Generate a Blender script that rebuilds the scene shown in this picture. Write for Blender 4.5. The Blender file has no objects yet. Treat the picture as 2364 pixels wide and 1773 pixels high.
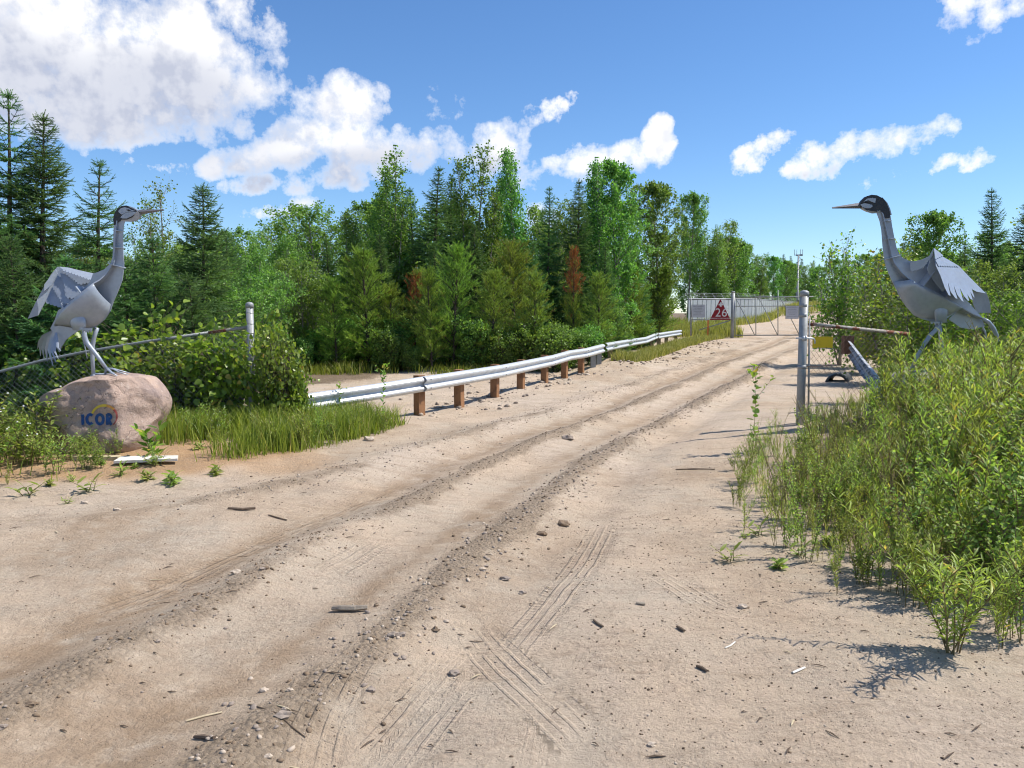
import bpy, math, random
import numpy as np
from mathutils import Vector, Matrix

S = bpy.context.scene
C = S.collection
R = math.radians
# ------------------------------------------------------------------ camera
F_PX, UC, VC, HOR = 1800.0, 1182.0, 886.5, 725.0
CAMZ = 1.7
PITCH = math.atan((VC - HOR) / F_PX)
cam = bpy.data.cameras.new('camera')
cam.sensor_width = 36.0
cam.lens = 36.0 * F_PX / 2364.0
cam.clip_start = 0.05
cam.clip_end = 3000
camo = bpy.data.objects.new('camera', cam)
C.objects.link(camo)
camo.location = (0, 0, CAMZ)
camo.rotation_euler = (R(90) - PITCH, 0, 0)
S.camera = camo
# ------------------------------------------------------------------ light
SUN_AZ, SUN_EL = R(8), R(54)           # azimuth measured from +X towards +Y
sd = Vector((math.cos(SUN_EL) * math.cos(SUN_AZ), math.cos(SUN_EL) * math.sin(SUN_AZ), math.sin(SUN_EL)))
sl = bpy.data.lights.new('sun', 'SUN')
sl.energy = 5.0
sl.angle = R(0.53)
sl.color = (1.0, 0.955, 0.88)
so = bpy.data.objects.new('sun', sl)
C.objects.link(so)
so.rotation_euler = sd.to_track_quat('Z', 'Y').to_euler()
so.location = (20, 5, 30)

S.view_settings.view_transform = 'Standard'
S.view_settings.look = 'None'
S.view_settings.exposure = 0.32
S.view_settings.gamma = 1.0
S.render.engine = 'CYCLES'
S.cycles.use_adaptive_sampling = True
S.cycles.adaptive_threshold = 0.02
S.cycles.adaptive_min_samples = 10
S.cycles.filter_width = 1.1
S.cycles.light_sampling_threshold = 0.02
S.cycles.max_bounces = 4
S.cycles.diffuse_bounces = 2
S.cycles.transmission_bounces = 2
S.cycles.glossy_bounces = 1
S.cycles.transparent_max_bounces = 4


def ray(u, v):
    x = (u - UC) / F_PX
    y = (VC - v) / F_PX
    return (x, math.cos(PITCH) + y * math.sin(PITCH), -math.sin(PITCH) + y * math.cos(PITCH))


def unp(u, v, d):
    """photo pixel and depth -> point in the place"""
    r = ray(u, v)
    t = d / r[1]
    return Vector((r[0] * t, d, CAMZ + r[2] * t))


def flat(u, v):
    r = ray(u, v)
    t = -CAMZ / r[2]
    return (r[0] * t, r[1] * t)


# ------------------------------------------------------------------ node helpers
class N:
    def __init__(s, tree):
        s.t = tree
        s.n = tree.nodes
        s.l = tree.links

    def new(s, kind, **kw):
        n = s.n.new(kind)
        for k, v in kw.items():
            setattr(n, k, v)
        return n

    def put(s, sock, v):
        if v is None:
            return
        if hasattr(v, 'is_linked') or hasattr(v, 'links'):
            s.l.new(v, sock)
        else:
            sock.default_value = v

    def math(s, op, a, b=None, c=None, clamp=False):
        n = s.new('ShaderNodeMath', operation=op, use_clamp=clamp)
        s.put(n.inputs[0], a)
        s.put(n.inputs[1], b)
        s.put(n.inputs[2], c)
        return n.outputs[0]

    def ss(s, x, a, b):
        n = s.new('ShaderNodeMapRange', interpolation_type='SMOOTHSTEP')
        s.put(n.inputs['Value'], x)
        n.inputs['From Min'].default_value = a
        n.inputs['From Max'].default_value = b
        return n.outputs['Result']

    def mix(s, f, a, b, mode='MIX'):
        n = s.new('ShaderNodeMix', data_type='RGBA', blend_type=mode)
        s.put(n.inputs['Factor'], f)
        s.put(n.inputs['A'], a if not isinstance(a, tuple) else tuple(a) + (1,) * (4 - len(a)))
        s.put(n.inputs['B'], b if not isinstance(b, tuple) else tuple(b) + (1,) * (4 - len(b)))
        # the RGBA sockets share names with others: address them by index
        return n.outputs['Result']

    def mixc(s, f, a, b, mode='MIX'):
        n = s.new('ShaderNodeMix', data_type='RGBA', blend_type=mode)
        s.put(n.inputs[0], f)
        for i, v in ((6, a), (7, b)):
            if isinstance(v, tuple):
                v = tuple(v) + (1,) * (4 - len(v))
            s.put(n.inputs[i], v)
        return n.outputs[2]

    def noise(s, vec, scale, detail=4, rough=0.55, dist=0.0, dim='3D', out='Fac'):
        n = s.new('ShaderNodeTexNoise', noise_dimensions=dim)
        if vec is not None:
            s.l.new(vec, n.inputs['Vector'])
        n.inputs['Scale'].default_value = scale
        n.inputs['Detail'].default_value = detail
        n.inputs['Roughness'].default_value = rough
        n.inputs['Distortion'].default_value = dist
        return n.outputs[out]

    def attr(s, name, out='Fac', typ='GEOMETRY'):
        n = s.new('ShaderNodeAttribute', attribute_type=typ, attribute_name=name)
        return n.outputs[out]


# ------------------------------------------------------------------ world: sky with cumulus
W = bpy.data.worlds.new('World')
S.world = W
W.use_nodes = True
nt = N(W.node_tree)
nt.n.clear()
sky = nt.new('ShaderNodeTexSky', sky_type='NISHITA')
sky.sun_disc = False
sky.sun_elevation = SUN_EL
sky.sun_rotation = R(90) - SUN_AZ
sky.altitude = 300
sky.air_density = 1.0
sky.dust_density = 0.0
sky.ozone_density = 3.5
hs = nt.new('ShaderNodeHueSaturation')
hs.inputs['Saturation'].default_value = 1.08
hs.inputs['Value'].default_value = 1.0
tint = nt.mixc(1.0, sky.outputs[0], (1.02, 1.13, 1.28), 'MULTIPLY')
nt.l.new(tint, hs.inputs['Color'])
tc = nt.new('ShaderNodeTexCoord')
sep = nt.new('ShaderNodeSeparateXYZ')
nt.l.new(tc.outputs['Generated'], sep.inputs[0])
az = nt.math('ARCTAN2', sep.outputs[0], sep.outputs[1])
el = nt.math('ARCSINE', sep.outputs[2])
comb = nt.new('ShaderNodeCombineXYZ')
nt.l.new(az, comb.inputs[0])
nt.l.new(el, comb.inputs[1])

# every cloud body: photo direction, half sizes (pixels), tilt in degrees
CLOUDS = [   # ... and how thick it is (below 1: thin, wispy)
    (50, 110, 240, 150, 0, 2.0), (250, 165, 220, 105, 0, 2.0), (430, 140, 150, 130, 0, 2.0), (540, 195, 90, 60, 10, 1.4),
    (440, 15, 105, 80, 0, 1.6), (150, 235, 290, 70, 0, 1.6), (330, 278, 105, 42, -6, 1.2),
    (800, 250, 92, 56, 0, 1.6), (705, 322, 95, 50, 24, 1.6), (840, 335, 170, 50, 0, 1.4), (560, 372, 140, 26, 12, 1.0), (400, 385, 80, 18, 0, 0.7),
    (1010, 335, 130, 40, -6, 0.9), (1140, 345, 85, 50, 0, 1.2), (620, 432, 90, 24, 4, 1.0), (655, 478, 85, 20, 6, 0.9), (800, 400, 120, 30, 8, 1.0),
    (1320, 378, 125, 34, 10, 1.0), (1235, 405, 70, 34, 0, 0.9), (1440, 362, 66, 34, 6, 1.0), (1520, 322, 36, 52, 0, 1.8),
    (1275, 252, 60, 26, 14, 0.55), (1755, 352, 56, 32, 24, 0.8), (1925, 358, 95, 32, 4, 0.85), (2075, 335, 95, 28, 12, 0.75),
    (2150, 386, 105, 18, 10, 0.45), (2300, 0, 95, 52, 0, 1.0), (1250, 515, 50, 40, 0, 1.0), (612, 120, 40, 65, -20, 0.5), (960, 260, 90, 40, 10, 0.4),
]
# the shaded undersides of the bigger heaps
HEAPS = [(150, 245, 430, 120, 0, 1), (380, 200, 200, 90, 0, 1), (20, 130, 160, 70, 0, 1), (760, 380, 330, 55, 8, 1), (1080, 380, 200, 40, 0, 1), (1380, 405, 170, 30, 8, 1), (650, 490, 110, 22, 5, 1), (1920, 385, 160, 22, 6, 1)]
comb.inputs[2].default_value = 1.0


def bodies(vec, lst, k):
    """smooth union of the cloud bodies: highest inside, below zero outside"""
    fld = None
    src = vec
    for k_, (u, v, ru, rv, tilt, wt) in enumerate(lst):
        r_ = Vector(ray(u, v)).normalized()
        a0, e0 = math.atan2(r_.x, r_.y), math.asin(r_.z)
        c_, s_ = math.cos(R(tilt)), math.sin(R(tilt))
        rx, ry = ru / F_PX * 1.22, rv / F_PX * 1.28
        if k_ % 6 == 5:      # evaluate the bodies in small batches
            ma_ = nt.new('ShaderNodeVectorMath', operation='MULTIPLY_ADD')
            nt.l.new(fld, ma_.inputs[0])
            ma_.inputs[1].default_value = (1e-7, 1e-7, 0)
            nt.l.new(vec, ma_.inputs[2])
            src = ma_.outputs[0]
        q = []
        for (ax, ay) in ((c_ / rx, s_ / rx), (-s_ / ry, c_ / ry)):
            dt = nt.new('ShaderNodeVectorMath', operation='DOT_PRODUCT')
            nt.l.new(src, dt.inputs[0])
            dt.inputs[1].default_value = (ax, ay, -(ax * a0 + ay * e0))
            q.append(dt.outputs['Value'])
        r2 = nt.math('MULTIPLY_ADD', q[1], q[1], nt.math('MULTIPLY', q[0], q[0]))
        b_ = nt.math('SUBTRACT', 1.0, r2)
        if wt > 1:
            b_ = nt.math('MULTIPLY', b_, wt)
        elif wt < 1:
            b_ = nt.math('MINIMUM', b_, nt.math('MULTIPLY', b_, wt))
        fld = b_ if fld is None else nt.math('SMOOTH_MAX', fld, b_, k)
    return fld


def shifted(dx, dy, after):
    a_ = nt.new('ShaderNodeVectorMath', operation='ADD')
    nt.l.new(comb.outputs[0], a_.inputs[0])
    a_.inputs[1].default_value = (dx, dy, 0)
    m_ = nt.new('ShaderNodeVectorMath', operation='MULTIPLY_ADD')
    nt.l.new(after, m_.inputs[0])
    m_.inputs[1].default_value = (1e-7, 1e-7, 0)
    nt.l.new(a_.outputs[0], m_.inputs[2])
    return m_.outputs[0]


def puff(vec, det):
    big_ = nt.noise(vec, 11.0, 2, 0.5, 0.0, '2D')
    fine_ = nt.noise(vec, 40.0, det, 0.62, 0.0, '2D')
    vo = nt.new('ShaderNodeTexVoronoi', feature='SMOOTH_F1', voronoi_dimensions='2D')
    nt.l.new(vec, vo.inputs['Vector'])
    vo.inputs['Scale'].default_value = 17.0
    vo.inputs['Detail'].default_value = 1.0
    vo.inputs['Roughness'].default_value = 0.6
    vo.inputs['Smoothness'].default_value = 0.35
    return nt.math('ADD', nt.math('MULTIPLY', nt.math('SUBTRACT', big_, 0.50), 1.5), nt.math('MULTIPLY_ADD', nt.math('SUBTRACT', fine_, 0.5), 2.4, nt.math('SUBTRACT', 0.42, vo.outputs['Distance'])))


# scattered fair-weather cumulus all round the rest of the sky
nb = nt.noise(comb.outputs[0], 2.6, 2, 0.5, 0.0, '2D')
away = nt.math('MAXIMUM', nt.ss(nt.math('ABSOLUTE', az), 0.72, 0.95), nt.ss(el, 0.44, 0.62))
sc2 = nt.math('MULTIPLY', nt.math('SUBTRACT', nb, 0.58), 6.0)
sc2 = nt.math('MULTIPLY_ADD', away, nt.math('ADD', sc2, 1.2), -1.2)
s0 = nt.math('MAXIMUM', nt.math('MAXIMUM', bodies(comb.outputs[0], CLOUDS, 0.25), -1.2), sc2)
f0 = nt.math('ADD', s0, puff(comb.outputs[0], 4))
v1 = shifted(0.016, 0.034, f0)
f1 = nt.math('ADD', s0, puff(v1, 2))
v2 = shifted(0.004, 0.012, f1)
f2 = nt.math('MAXIMUM', bodies(v2, HEAPS, 0.3), sc2)
soft = nt.math('MULTIPLY_ADD', nt.ss(nb, 0.40, 0.62), 0.70, 0.65)
alpha = nt.math('SMOOTH_MIN', nt.math('DIVIDE', nt.math('ADD', f0, 0.10), soft), 1.0, 0.3)
alpha = nt.math('MAXIMUM', nt.math('MINIMUM', alpha, 1.0), 0.0)
alpha = nt.math('MULTIPLY', alpha, nt.math('MULTIPLY_ADD', alpha, -0.35, 1.35))
alpha = nt.math('MULTIPLY', alpha, nt.ss(sep.outputs[2], 0.0, 0.03))
sh = nt.math('MULTIPLY_ADD', nt.ss(nt.math('SUBTRACT', f1, f0), -0.6, 1.0), 0.42, nt.math('MULTIPLY', nt.ss(f2, -0.1, 0.95), 0.72))
sh = nt.math('MULTIPLY', sh, nt.ss(f0, 0.0, 1.0), clamp=True)
ccol = nt.mixc(sh, (9.3, 9.25, 9.3), (4.7, 5.0, 6.0))
col = nt.mixc(nt.math('MULTIPLY', alpha, 0.97), hs.outputs[0], ccol)
bg = nt.new('ShaderNodeBackground')
bg.inputs['Strength'].default_value = 0.1
nt.l.new(col, bg.inputs['Color'])
wo = nt.new('ShaderNodeOutputWorld')
nt.l.new(bg.outputs[0], wo.inputs['Surface'])
W.cycles.sampling_method = 'MANUAL'
W.cycles.sample_map_resolution = 256

# ------------------------------------------------------------------ mesh helpers
class MB:
    """collects shapes for ONE mesh object"""
    def __init__(s):
        s.v = []
        s.f = []
        s.m = []

    def add(s, vs, fs, mi=0):
        o = len(s.v)
        s.v.extend([tuple(p) for p in vs])
        for f in fs:
            s.f.append(tuple(i + o for i in f))
            s.m.append(mi)
        return s

    def box(s, lo, hi, mi=0, mat=None):
        x0, y0, z0 = lo
        x1, y1, z1 = hi
        vs = [Vector(p) for p in ((x0, y0, z0), (x1, y0, z0), (x1, y1, z0), (x0, y1, z0), (x0, y0, z1), (x1, y0, z1), (x1, y1, z1), (x0, y1, z1))]
        if mat is not None:
            vs = [mat @ p for p in vs]
        return s.add(vs, [(0, 3, 2, 1), (4, 5, 6, 7), (0, 1, 5, 4), (1, 2, 6, 5), (2, 3, 7, 6), (3, 0, 4, 7)], mi)

    def tube(s, pts, rad, n=6, mi=0, cap=True, flat_=1.0):
        pts = [Vector(p) for p in pts]
        if not hasattr(rad, '__len__'):
            rad = [rad] * len(pts)
        vs, fs = [], []
        ref = None
        for i, p in enumerate(pts):
            t = (pts[min(i + 1, len(pts) - 1)] - pts[max(i - 1, 0)])
            t = t.normalized() if t.length > 1e-9 else Vector((0, 0, 1))
            if ref is None:
                ref = Vector((1, 0, 0)) if abs(t.x) < 0.8 else Vector((0, 1, 0))
            a = (ref - t * ref.dot(t)).normalized()
            b = t.cross(a)
            ref = a
            for k in range(n):
                w = 2 * math.pi * k / n
                vs.append(p + (a * math.cos(w) + b * math.sin(w) * flat_) * rad[i])
        for i in range(len(pts) - 1):
            for k in range(n):
                k2 = (k + 1) % n
                fs.append((i * n + k, i * n + k2, (i + 1) * n + k2, (i + 1) * n + k))
        if cap:
            fs.append(tuple(range(n - 1, -1, -1)))
            fs.append(tuple((len(pts) - 1) * n + k for k in range(n)))
        return s.add(vs, fs, mi)

    def mesh(s, name, mats, smooth=False):
        me = bpy.data.meshes.new(name)
        me.from_pydata(s.v, [], s.f)
        for m in (mats if isinstance(mats, (list, tuple)) else [mats]):
            me.materials.append(m)
        if len(set(s.m)) > 1:
            me.polygons.foreach_set('material_index', s.m)
        if smooth:
            me.polygons.foreach_set('use_smooth', [True] * len(s.f))
        me.update()
        return me

    def build(s, name, mats, parent=None, smooth=False, fix=True):
        me = s.mesh(name, mats, smooth)
        if fix:
            import bmesh
            bm = bmesh.new()
            bm.from_mesh(me)
            bmesh.ops.recalc_face_normals(bm, faces=bm.faces[:])
            bm.to_mesh(me)
            bm.free()
        return link(name, me, parent)


def link(name, me, parent=None):
    o = bpy.data.objects.new(name, me)
    C.objects.link(o)
    if parent is not None:
        o.parent = parent
        o.matrix_parent_inverse = Matrix.Translation(-Vector(parent.location)) if parent.type == 'EMPTY' and not parent.parent and 'copyable' not in parent else Matrix()
    return o


def tag(o, label, cat, group=None, kind=None):
    o['label'] = label
    o['category'] = cat
    if group:
        o['group'] = group
    if kind:
        o['kind'] = kind
    return o


def thing(name, label, cat, loc=(0, 0, 0), group=None):
    """an Empty at the base of a thing; its parts are modelled in place coordinates"""
    o = bpy.data.objects.new(name, None)
    o.empty_display_size = 0.1
    C.objects.link(o)
    o.location = loc
    return tag(o, label, cat, group)


def fastmesh(name, v, f, mats, attrs=None, smooth=False, mi=None):
    """v (n,3) array, f (m,k) array of equal polygons"""
    me = bpy.data.meshes.new(name)
    v = np.ascontiguousarray(v, dtype=np.float32)
    f = np.ascontiguousarray(f, dtype=np.int32)
    me.vertices.add(len(v))
    me.vertices.foreach_set('co', v.ravel())
    me.loops.add(f.size)
    me.loops.foreach_set('vertex_index', f.ravel())
    me.polygons.add(len(f))
    me.polygons.foreach_set('loop_start', np.arange(0, f.size, f.shape[1], dtype=np.int32))
    for m in (mats if isinstance(mats, (list, tuple)) else [mats]):
        me.materials.append(m)
    if mi is not None:
        me.polygons.foreach_set('material_index', np.ascontiguousarray(mi, dtype=np.int32))
    if smooth:
        me.polygons.foreach_set('use_smooth', np.ones(len(f), dtype=bool))
    me.update(calc_edges=True)
    for k, a in (attrs or {}).items():
        at = me.attributes.new(k, 'FLOAT', 'POINT')
        at.data.foreach_set('value', np.ascontiguousarray(a, dtype=np.float32))
    me.validate()
    return me


def frames(d, nrm):
    """rows: x = d, z ~ nrm (made perpendicular), y = z x x"""
    d = d / np.maximum(np.linalg.norm(d, axis=1, keepdims=True), 1e-9)
    nrm = nrm - d * (nrm * d).sum(1, keepdims=True)
    nrm = nrm / np.maximum(np.linalg.norm(nrm, axis=1, keepdims=True), 1e-9)
    y = np.cross(nrm, d)
    return np.stack([d, y, nrm], axis=1)


def scatter(pv, pf, pos, fr, sc, sy=None):
    """copies of a small shape (pv,pf) baked into arrays"""
    n, k = len(pos), len(pv)
    sc = np.asarray(sc, dtype=float)
    if sc.ndim == 1:
        sc = np.repeat(sc[:, None], 3, 1)
    loc = pv[None, :, :] * sc[:, None, :]
    out = np.einsum('nki,nij->nkj', loc, fr) + pos[:, None, :]
    f = pf[None, :, :] + (np.arange(n) * k)[:, None, None]
    return out.reshape(-1, 3), f.reshape(-1, pf.shape[1])


def vnoise(x, y, seed=0):
    xi, yi = np.floor(x).astype(np.int64), np.floor(y).astype(np.int64)
    xf, yf = x - xi, y - yi
    xf, yf = xf * xf * (3 - 2 * xf), yf * yf * (3 - 2 * yf)

    def h(a, b):
        n = (a * 374761393 + b * 668265263 + seed * 982451653) & 0x7fffffff
        n = ((n ^ (n >> 13)) * 1274126177) & 0x7fffffff
        return ((n ^ (n >> 16)) & 0xffff) / 65535.0
    return (h(xi, yi) * (1 - xf) + h(xi + 1, yi) * xf) * (1 - yf) + (h(xi, yi + 1) * (1 - xf) + h(xi + 1, yi + 1) * xf) * yf


def fbm(x, y, oct_=4, seed=0):
    a, s, t = 0.5, 0.0, 0.0
    for i in range(oct_):
        s = s + a * vnoise(x, y, seed + i * 7)
        t += a
        a *= 0.5
        x, y = x * 2.03 + 3.1, y * 2.03 + 1.7
    return s / t - 0.5


def sstep(x, a, b):
    t = np.clip((x - a) / (b - a), 0, 1)
    return t * t * (3 - 2 * t)


def pdist(x, y, P):
    """signed distance (left of travel positive) and length along a polyline"""
    x = np.asarray(x, dtype=float)
    y = np.asarray(y, dtype=float)
    best = np.full(x.shape, 1e9)
    sgn = np.zeros(x.shape)
    al = np.zeros(x.shape)
    L = 0.0
    nseg = len(P) - 1
    for i in range(nseg):
        ax, ay = P[i]
        bx, by = P[i + 1]
        dx, dy = bx - ax, by - ay
        l2 = dx * dx + dy * dy
        l = math.sqrt(l2)
        t = ((x - ax) * dx + (y - ay) * dy) / l2
        tc_ = np.clip(t, 0, 1)
        ex, ey = x - ax - tc_ * dx, y - ay - tc_ * dy
        dd = np.hypot(ex, ey)
        s = np.where((dx * (y - ay) - dy * (x - ax)) > 0, 1.0, -1.0)
        m = dd < best
        best = np.where(m, dd, best)
        sgn = np.where(m, s, sgn)
        al = np.where(m, L + tc_ * l, al)
        L += l
    return best * sgn, al, L


def smooth_poly(P, n=6):
    out = []
    for i in range(len(P) - 1):
        p0, p1, p2, p3 = P[max(i - 1, 0)], P[i], P[i + 1], P[min(i + 2, len(P) - 1)]
        for k in range(n):
            t = k / n
            out.append(tuple(0.5 * (2 * p1[j] + (p2[j] - p0[j]) * t + (2 * p0[j] - 5 * p1[j] + 4 * p2[j] - p3[j]) * t * t + (3 * p1[j] - p0[j] - 3 * p2[j] + p3[j]) * t ** 3) for j in range(len(p1))))
    out.append(tuple(P[-1]))
    return out


# ------------------------------------------------------------------ materials
def principled(name, base, rough=0.6, metal=0.0, spec=0.4):
    m = bpy.data.materials.new(name)
    m.use_nodes = True
    n = N(m.node_tree)
    b = m.node_tree.nodes['Principled BSDF']
    b.inputs['Base Color'].default_value = tuple(base) + (1,)
    b.inputs['Roughness'].default_value = rough
    b.inputs['Metallic'].default_value = metal
    b.inputs['Specular IOR Level'].default_value = spec
    return m, n, b


def worn(name, base, other, scale=6, amount=0.5, rough=0.55, metal=0.0, bump=0.1, lo=0.45, hi=0.7, spec=0.4):
    m, n, b = principled(name, base, rough, metal, spec)
    t = n.new('ShaderNodeTexCoord').outputs['Object']
    a = n.noise(t, scale, 6, 0.6)
    f = n.math('MULTIPLY', n.ss(a, lo, hi), amount)
    fine = n.noise(t, scale * 9, 3, 0.6)
    c = n.mixc(f, tuple(base), tuple(other))
    c = n.mixc(n.math('MULTIPLY', n.ss(fine, 0.35, 0.75), 0.25), c, tuple(x * 0.6 for x in base))
    n.l.new(c, b.inputs['Base Color'])
    n.l.new(n.math('MULTIPLY_ADD', a, 0.3, rough - 0.15), b.inputs['Roughness'])
    if bump:
        bp = n.new('ShaderNodeBump')
        bp.inputs['Strength'].default_value = bump
        bp.inputs['Distance'].default_value = 0.02
        n.l.new(fine, bp.inputs['Height'])
        n.l.new(bp.outputs[0], b.inputs['Normal'])
    return m


def foliage(name, dark, light, odd=None, trans=0.35, rough=0.5, hue=0.05, spec=0.35):
    m = bpy.data.materials.new(name)
    m.use_nodes = True
    n = N(m.node_tree)
    b = m.node_tree.nodes['Principled BSDF']
    out = m.node_tree.nodes['Material Output']
    lv = n.attr('lv')
    oi = n.new('ShaderNodeObjectInfo')
    c = n.mixc(n.ss(lv, 0.05, 0.95), dark, light)
    if odd:
        c = n.mixc(n.ss(lv, 0.93, 0.99), c, odd)
    h = n.new('ShaderNodeHueSaturation')
    n.l.new(c, h.inputs['Color'])
    n.l.new(n.math('MULTIPLY_ADD', oi.outputs['Random'], hue, 0.5 - hue / 2), h.inputs['Hue'])
    n.l.new(n.math('MULTIPLY_ADD', oi.outputs['Random'], 0.42, 0.95), h.inputs['Value'])
    n.l.new(h.outputs[0], b.inputs['Base Color'])
    b.inputs['Roughness'].default_value = rough
    b.inputs['Specular IOR Level'].default_value = spec
    tr = n.new('ShaderNodeBsdfTranslucent')
    tcol = n.mixc(1.0, h.outputs[0], (1.15, 1.2, 0.55), 'MULTIPLY')
    n.l.new(tcol, tr.inputs['Color'])
    ms = n.new('ShaderNodeMixShader')
    ms.inputs[0].default_value = trans
    n.l.new(b.outputs[0], ms.inputs[1])
    n.l.new(tr.outputs[0], ms.inputs[2])
    n.l.new(ms.outputs[0], out.inputs['Surface'])
    return m


M = {}
M['spruce'] = foliage('spruce_needles', (0.055, 0.125, 0.050), (0.180, 0.320, 0.110), None, 0.42, 0.5, 0.04)
M['pine'] = foliage('pine_needles', (0.120, 0.195, 0.030), (0.310, 0.420, 0.068), (0.22, 0.16, 0.05), 0.3, 0.5, 0.05)
M['rust'] = foliage('rust_needles', (0.26, 0.095, 0.03), (0.40, 0.16, 0.055), None, 0.25, 0.6, 0.02)
M['aspen'] = foliage('aspen_leaf', (0.070, 0.160, 0.036), (0.230, 0.390, 0.090), None, 0.50, 0.42, 0.05)
M['birch'] = foliage('birch_leaf', (0.090, 0.165, 0.042), (0.250, 0.365, 0.085), None, 0.50, 0.45, 0.05)
M['poplar'] = foliage('poplar_leaf', (0.090, 0.170, 0.028), (0.280, 0.390, 0.065), (0.42, 0.32, 0.07), 0.50, 0.36, 0.05, 0.5)
M['willow'] = foliage('willow_leaf', (0.180, 0.245, 0.045), (0.380, 0.460, 0.105), (0.50, 0.37, 0.10), 0.52, 0.42, 0.06, 0.45)
M['clover'] = foliage('clover_leaf', (0.150, 0.220, 0.048), (0.330, 0.410, 0.100), (0.42, 0.38, 0.20), 0.52, 0.5, 0.05)
M['grass'] = foliage('grass_blade', (0.130, 0.185, 0.030), (0.310, 0.355, 0.070), (0.45, 0.37, 0.17), 0.50, 0.5, 0.02)
M['drygrass'] = foliage('dry_grass_blade', (0.165, 0.180, 0.045), (0.36, 0.33, 0.11), (0.42, 0.33, 0.17), 0.35, 0.55, 0.02)
M['bark'] = worn('dark_bark', (0.085, 0.065, 0.05), (0.16, 0.13, 0.10), 9, 0.8, 0.9, 0, 0.4)
M['palebark'] = worn('pale_bark', (0.30, 0.28, 0.23), (0.09, 0.08, 0.07), 7, 0.9, 0.8, 0, 0.2)
M['stem'] = worn('green_brown_stem', (0.16, 0.13, 0.055), (0.20, 0.09, 0.05), 5, 0.7, 0.7, 0, 0)
M['steel'] = worn('painted_grey_steel', (0.335, 0.375, 0.43), (0.27, 0.30, 0.345), 2.5, 0.8, 0.34, 0.15, 0.03, 0.4, 0.7, 0.7)
M['black'] = worn('black_paint', (0.018, 0.018, 0.022), (0.05, 0.05, 0.055), 8, 0.6, 0.4, 0, 0.02)
M['beak'] = worn('dark_beak_steel', (0.17, 0.17, 0.185), (0.11, 0.11, 0.125), 6, 0.6, 0.45, 0.3, 0.02)
M['galv'] = worn('galvanised_steel', (0.62, 0.64, 0.65), (0.45, 0.46, 0.47), 7, 0.7, 0.42, 0.35, 0.04)
M['post'] = worn('weathered_galvanised_pipe', (0.33, 0.34, 0.34), (0.24, 0.245, 0.24), 8, 0.7, 0.55, 0.2, 0.06)
M['wire'] = worn('galvanised_wire', (0.42, 0.43, 0.42), (0.27, 0.26, 0.24), 4, 0.7, 0.45, 0.4, 0)
M['rustywire'] = worn('rusty_wire', (0.20, 0.13, 0.10), (0.12, 0.07, 0.05), 4, 0.7, 0.7, 0.2, 0)
M['rustpipe'] = worn('rusty_pipe', (0.36, 0.33, 0.29), (0.19, 0.055, 0.025), 7, 1.0, 0.75, 0.1, 0.15, 0.46, 0.54)
M['wood'] = worn('brown_treated_timber', (0.31, 0.155, 0.070), (0.17, 0.085, 0.045), 7, 0.9, 0.75, 0, 0.25)
M['greywood'] = worn('weathered_timber', (0.30, 0.25, 0.19), (0.15, 0.115, 0.085), 8, 0.9, 0.85, 0, 0.3)
M['darkwood'] = worn('dark_brown_timber', (0.15, 0.075, 0.045), (0.08, 0.05, 0.035), 8, 0.8, 0.85, 0, 0.3)
M['dirtygalv'] = worn('dirty_galvanised_steel', (0.42, 0.44, 0.46), (0.07, 0.075, 0.08), 11, 0.9, 0.5, 0.3, 0.1, 0.5, 0.6)
M['plankw'] = worn('white_painted_plank', (0.72, 0.69, 0.62), (0.42, 0.36, 0.27), 5, 0.6, 0.7, 0, 0.1)
M['planky'] = worn('bare_yellow_plank', (0.55, 0.45, 0.29), (0.33, 0.25, 0.15), 5, 0.7, 0.8, 0, 0.15)
M['yellow'] = worn('yellow_sign_paint', (0.80, 0.52, 0.015), (0.55, 0.32, 0.03), 14, 0.6, 0.5, 0, 0.02, 0.55, 0.75)
M['signwhite'] = worn('white_sign_face', (0.62, 0.63, 0.68), (0.50, 0.51, 0.56), 3, 0.5, 0.4, 0, 0)
M['signred'] = worn('red_sign_face', (0.30, 0.012, 0.02), (0.23, 0.012, 0.02), 3, 0.5, 0.4, 0, 0)
M['ink'] = worn('black_ink', (0.03, 0.03, 0.06), (0.05, 0.05, 0.08), 3, 0.5, 0.6, 0, 0)
M['white'] = worn('white_paint', (0.78, 0.77, 0.76), (0.6, 0.6, 0.6), 3, 0.3, 0.6, 0, 0)
M['panel'] = worn('pale_metal_cladding', (0.36, 0.39, 0.40), (0.30, 0.32, 0.33), 0.7, 0.6, 0.55, 0.1, 0)
M['orange'] = worn('orange_marker', (0.75, 0.20, 0.06), (0.5, 0.13, 0.05), 6, 0.6, 0.6, 0, 0)
M['blue'] = worn('blue_rock_paint', (0.022, 0.075, 0.22), (0.05, 0.10, 0.20), 9, 0.8, 0.75, 0, 0.1)
M['gold'] = worn('yellow_rock_paint', (0.72, 0.50, 0.05), (0.5, 0.33, 0.08), 12, 0.7, 0.7, 0, 0.05)
M['goldorange'] = worn('orange_rock_paint', (0.62, 0.30, 0.06), (0.42, 0.2, 0.08), 12, 0.7, 0.7, 0, 0.05)
M['redpaint'] = worn('red_rock_paint', (0.33, 0.07, 0.06), (0.25, 0.10, 0.08), 12, 0.7, 0.7, 0, 0.05)
M['plastic'] = worn('black_plastic_pipe', (0.035, 0.04, 0.05), (0.12, 0.12, 0.12), 5, 0.6, 0.5, 0, 0.05)
M['petal'] = worn('white_petals', (0.75, 0.75, 0.70), (0.6, 0.6, 0.5), 3, 0.4, 0.7, 0, 0)
M['petaly'] = worn('orange_petals', (0.80, 0.36, 0.02), (0.7, 0.25, 0.02), 3, 0.4, 0.7, 0, 0)


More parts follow.
